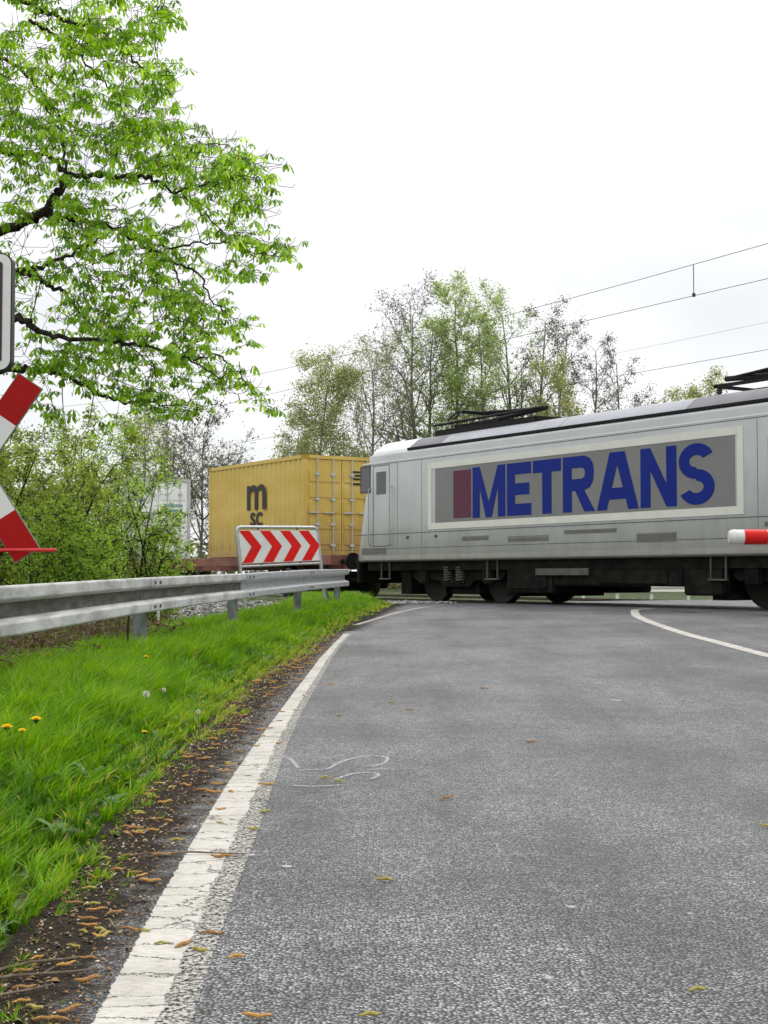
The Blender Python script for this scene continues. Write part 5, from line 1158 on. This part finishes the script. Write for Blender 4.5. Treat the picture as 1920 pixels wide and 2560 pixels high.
# broad dandelion leaves between the blades
R = np.random.default_rng(9)
Pn = []
for _ in range(170):
    Y = R.uniform(3.2, 19); X = edgeX(Y) - R.uniform(.08, 1.3)
    if X < -(.27 * Y + .2) or X < railX(Y) - .3: continue
    for k in range(7): Pn.append((X, Y, float(hground(X, Y)) + .01, R.uniform(0, 6.28), R.uniform(.05, .11)))
Pn = np.array(Pn); n = len(Pn); a = Pn[:, 3]; L_ = Pn[:, 4]; w_ = L_ * .14
def rp(fr, z, s_): return np.stack([Pn[:, 0] + np.cos(a) * L_ * fr - np.sin(a) * w_ * s_, Pn[:, 1] + np.sin(a) * L_ * fr + np.cos(a) * w_ * s_, Pn[:, 2] + z * L_], 1)
V = np.stack([rp(0, 0, 0), rp(.35, .45, .6), rp(.35, .45, -.6), rp(.75, .62, 1), rp(.75, .62, -1), rp(1, .5, 0)], 1).reshape(-1, 3); b = (np.arange(n) * 6)[:, None]
tag(link('broad_leaved_weeds', npmesh('broad_leaved_weeds', V, [np.concatenate([b + [[0, 1, 2]], b + [[3, 5, 4]]]), b + np.array([[1, 3, 4, 2]])], {'rnd': np.repeat(R.random(n), 6)}), leafmat('weed_leaf', [(0, (.05, .13, .02)), (1, (.13, .26, .05))], .35)), 'broad green weed leaves scattered through the grass', 'weeds', kind='stuff')

# dandelions
DY = mat('dandelion_yellow', (.95, .66, .01), .6, var=.1, vscale=80); DST = mat('flower_stalk', (.12, .17, .04), .6); SEED = mat('seed_head_white', (.6, .6, .55), .8, var=.2, vscale=90)
def flower(xd, yd, Y, r_, label, kind):
    for _ in range(60):
        q = at(xd, yd, Y); hz = float(q[2]) - float(hground(q[0], Y)); Y += (hz - .19) * 3.0
    r_ *= 1.35 if kind == 'y' else .95; q = at(xd, yd, Y); g = float(hground(q[0], Y)); hz = float(q[2]) - g; o = empty('dandelion', (float(q[0]), Y, g), label, 'flower', 'dandelions in the verge')
    m = MB(); m.tube([(.01, .01, -.02), (.004, 0, hz * .6), (0, 0, hz)], .0022, 6); m.build('stalk', DST, o)
    m = MB(); rg = random.Random(int(xd))
    if kind == 'y':
        for ring, (rr_, z_, nn_) in enumerate(((1, .0, 22), (.72, .25, 17), (.42, .38, 10))):
            for k in range(nn_):
                a = 6.283 * k / nn_ + ring * .2; w_ = r_ * .13; c, s_ = math.cos(a), math.sin(a); l_ = r_ * rr_ * rg.uniform(.85, 1.1)
                m.add([(-s_ * w_ * .5, c * w_ * .5, hz), (s_ * w_ * .5, -c * w_ * .5, hz), (c * l_ + s_ * w_, s_ * l_ - c * w_, hz + r_ * (.25 + z_)), (c * l_ - s_ * w_, s_ * l_ + c * w_, hz + r_ * (.25 + z_))], [(0, 1, 2, 3)])
        m.build('petals', DY, o)
        m = MB(); m.tube([(0, 0, hz - r_ * .5), (0, 0, hz - r_ * .1), (0, 0, hz + r_ * .15)], [r_ * .15, r_ * .42, r_ * .5], 10); m.build('calyx', mat('calyx_green', (.07, .09, .03), .7), o)
    else:
        for k in range(90):
            a = rg.uniform(0, 6.28); u = rg.uniform(-1, 1); sq = math.sqrt(1 - u * u); d = Vector((math.cos(a) * sq, math.sin(a) * sq, u)); t2 = d.orthogonal().normalized() * r_ * .14
            p_ = Vector((0, 0, hz)); m.add([p_ + d * r_ * .2, p_ + d * r_ + t2, p_ + d * r_ - t2], [(0, 1, 2)])
        m.build('seed_head', SEED, o)
flower(78, 1556, 5.55, .019, 'topmost yellow dandelion of the three at the left edge', 'y')
flower(15, 1573, 5.5, .019, 'leftmost yellow dandelion of the three at the left edge', 'y')
flower(48, 1580, 5.45, .014, 'smallest yellow dandelion, low between the two larger ones', 'y')
flower(316, 1420, 9.6, .018, 'single yellow dandelion on a tall stalk in front of a guard rail post', 'y')
flower(312, 1582, 6.6, .010, 'tiny closed yellow dandelion near the edge of the dirt strip', 'y')
flower(316, 1499, 8.3, .021, 'white dandelion seed head in the middle of the verge', 's')
flower(354, 1490, 8.6, .013, 'small pale seed head just right of the white one', 's')
flower(428, 1537, 7.9, .012, 'small pale seed head near the dirt strip', 's')

# ------------------------------------------------------------------ litter on shoulder and road
CATK = [mat('catkin_orange', (.42, .19, .045), .8, vscale=150, col2=(.62, .36, .11)), mat('catkin_olive', (.30, .26, .05), .8, vscale=150, col2=(.46, .40, .11)), mat('catkin_brown', (.26, .12, .04), .85, vscale=150, col2=(.42, .24, .09))]
protos = []
for k in range(6):
    rg = random.Random(k); L_ = rg.uniform(.038, .060); bend = rg.uniform(-.9, .9); m = MB(); pts = []; rs = []
    n = 14
    for i in range(n + 1):
        t_ = i / n; a = bend * (t_ - .5); pts.append(((t_ - .5) * L_, math.sin(a * 2) * L_ * .16 * (1 if bend > 0 else -1) + bend * .35 * L_ * (t_ - .5) ** 2, .0035 + .0015 * math.sin(t_ * 9 + k)))
        rs.append((.0012 + .0026 * math.sin(math.pi * min(1, t_ * 1.05 + .02)) ** .5) * (1.18 if i % 2 else .86))
    m.tube(pts, rs, 7); o = m.build('catkin', CATK[k % 3]); protos.append(o.data); bpy.data.objects.remove(o)
def catkin(X, Y, s_, label, grp, rg):
    pk = rg.randrange(6); cn = ('orange', 'olive-yellow', 'brown')[pk % 3]; label = label.replace('COL', cn); grp = cn + ' ' + grp
    o = bpy.data.objects.new('catkin', protos[pk]); C.objects.link(o); z = float(gz(X, Y)) + .009 if X > edgeX(Y) - .02 else float(hground(X, Y)) + .006
    o.location = (float(X), float(Y), z); o.rotation_euler = (rg.uniform(-.12, .12), rg.uniform(-.08, .08), rg.uniform(-1.0, 1.0) + (3.14 if rg.random() < .5 else 0)); o.scale = (s_, s_, s_)
    tag(o, label, 'catkin', grp)
rg = random.Random(4)
for k in range(225):
    Y = 2.5 + 14 * rg.random() ** 1.5; e = float(edgeX(Y)); wd_ = float(lineL(Y)) - e; u = rg.random() ** 2.0; X = e - .03 + u * wd_ * 1.05
    catkin(X, Y, rg.uniform(.75, 1.15) * (1 + .02 * Y), 'small COL catkin on the dirt strip, ' + ('near the bottom edge' if Y < 4 else 'midway along the verge' if Y < 7.5 else 'along the far half of the verge'), 'catkins on the dirt strip ' + ('in front' if Y < 4 else 'midway' if Y < 7.5 else 'farther off'), rg)
for k in range(14):
    Y = 2.9 + 8 * rg.random(); X = float(lineL(Y)) + rg.uniform(.01, .15); catkin(X, Y, rg.uniform(.7, 1.0), 'small COL catkin lying on the white edge line', 'catkins on the white edge line', rg)
for xd, yd in [(570, 1760), (548, 1798), (480, 1858), (458, 2025), (432, 2063), (398, 2050), (510, 2077), (800, 2203), (830, 1908), (1508, 2148), (1045, 1490), (885, 1537), (733, 1550), (1147, 1607), (963, 1730), (700, 1685), (730, 1693), (555, 2207), (714, 1480), (1650, 1790), (578, 1700), (845, 1520)]:
    X, Y = gpt(xd, yd); catkin(X, Y, rg.uniform(.9, 1.15) * (1 + .015 * Y), 'small stray COL catkin lying on the bare grey asphalt', 'catkins on the asphalt', rg)
# crumbs, bud scales and grit
R = np.random.default_rng(12); n = 9500
Y = 2.2 + 17 * R.random(n) ** 1.4; e = edgeX(Y); wd_ = lineL(Y) - e; X = e - .06 + R.random(n) ** 1.3 * (wd_ + .06); Z = np.where(X > e, gz(X, Y) + .007, hground(X, Y) + .004)
Z = np.maximum(Z, gz(X, Y) + .007)
P = np.stack([X, Y, Z], 1); a = R.uniform(0, 6.28, n); s_ = R.uniform(.0015, .0065, n) * (1 + .05 * Y); s_[::40] *= 2.2; asp = R.uniform(.25, .8, n); dx = np.stack([np.cos(a), np.sin(a), R.normal(0, .3, n)], 1) * s_[:, None]; dy = np.stack([-np.sin(a), np.cos(a), R.normal(0, .3, n)], 1) * (s_ * asp)[:, None]
V = np.stack([P - dx, P - dy, P + dx, P + dy, P + np.array([0, 0, 1]) * (s_ * .5)[:, None]], 1).reshape(-1, 3); b = (np.arange(n) * 5)[:, None]
me = npmesh('leaf_litter', V, [np.concatenate([b + [[0, 1, 4]], b + [[1, 2, 4]], b + [[2, 3, 4]], b + [[3, 0, 4]]])], {'rnd': np.repeat(R.random(n) ** 1.1, 5)})
tag(link('leaf_litter', me, leafmat('litter', [(0, (.02, .015, .01)), (.45, (.09, .055, .03)), (.8, (.30, .16, .06)), (.93, (.30, .27, .22)), (1, (.55, .52, .46))], .0, .8)), 'brown crumbs, bud scales and grit on the dirt strip', 'litter', kind='stuff')
# twigs
TW = mat('dead_twig', (.10, .075, .05), .85, vscale=40, col2=(.22, .18, .13))
for k, (xd, yd, ln, a) in enumerate([(100, 2090, .12, .6), (75, 2120, .16, .45), (240, 2005, .05, -1.1), (330, 1855, .07, .1), (30, 2160, .10, .9), (440, 1852, .13, .05)]):
    X, Y = gpt(xd, yd); z = float(max(gz(X, Y), hground(X, Y))) + .01; m = MB(); c, s_ = math.cos(a), math.sin(a)
    m.tube([(-c * ln, -s_ * ln, 0), (-c * ln * .3, -s_ * ln * .3 + .006, .006), (c * ln * .4, s_ * ln * .4 - .005, .003), (c * ln, s_ * ln, 0)], [.0035, .003, .0025, .0012], 7)
    m.tube([(c * ln * .1, s_ * ln * .1, .004), (c * ln * .3 - s_ * .03, s_ * ln * .3 + c * .03, .008)], [.002, .001], 6)
    o = m.build('twig', TW, None, True); o.location = (X, Y, z)
    tag(o, ['long thin dead twig among the catkins beside the lowest grass', 'longest dead twig, lying lowest at the grass corner', 'short forked twig on the dark dirt between grass and edge line', 'short straight twig on the dirt higher up beside the grass', 'thin dead twig in the bottom left corner', 'thin twig lying across the white edge line'][k], 'twig', 'fallen twigs')
# pale chips pressed into the asphalt
for k, (xd, yd, s_) in enumerate([(1233, 1965, .014), (1185, 2120, .013), (1210, 2058, .012), (1330, 1515, .05), (620, 1877, .02), (540, 1852, .018), (1490, 1980, .008), (1388, 1790, .012)]):
    X, Y = gpt(xd, yd); rg2 = random.Random(k); n = 11; pts = [(s_ * rg2.uniform(.65, 1.1) * math.cos(6.283 * i / n), s_ * .8 * rg2.uniform(.65, 1.1) * math.sin(6.283 * i / n)) for i in range(n)]
    m = MB(); m.prism(pts, -.002, .0035, ax='z'); o = m.build('stone_chip', mat('pale_stone', (.36, .36, .34), .7, var=.25, vscale=60)); o.location = (X, Y, float(gz(X, Y)) + .005)
    tag(o, ['pale chip in the asphalt, right of the middle and nearest of the three below centre' if k == 0 else '', 'pale chip lowest in the asphalt near the bottom edge', 'faint pale chip between the two brighter ones', 'large flat pale patch on the asphalt below the curved line', 'pale fleck just right of the worn edge line', 'tan fleck touching the worn edge line', 'tiny pale chip towards the right edge', 'pale chip below the large pale patch'][k] or 'pale chip', 'stone chip', 'pale chips in the asphalt')
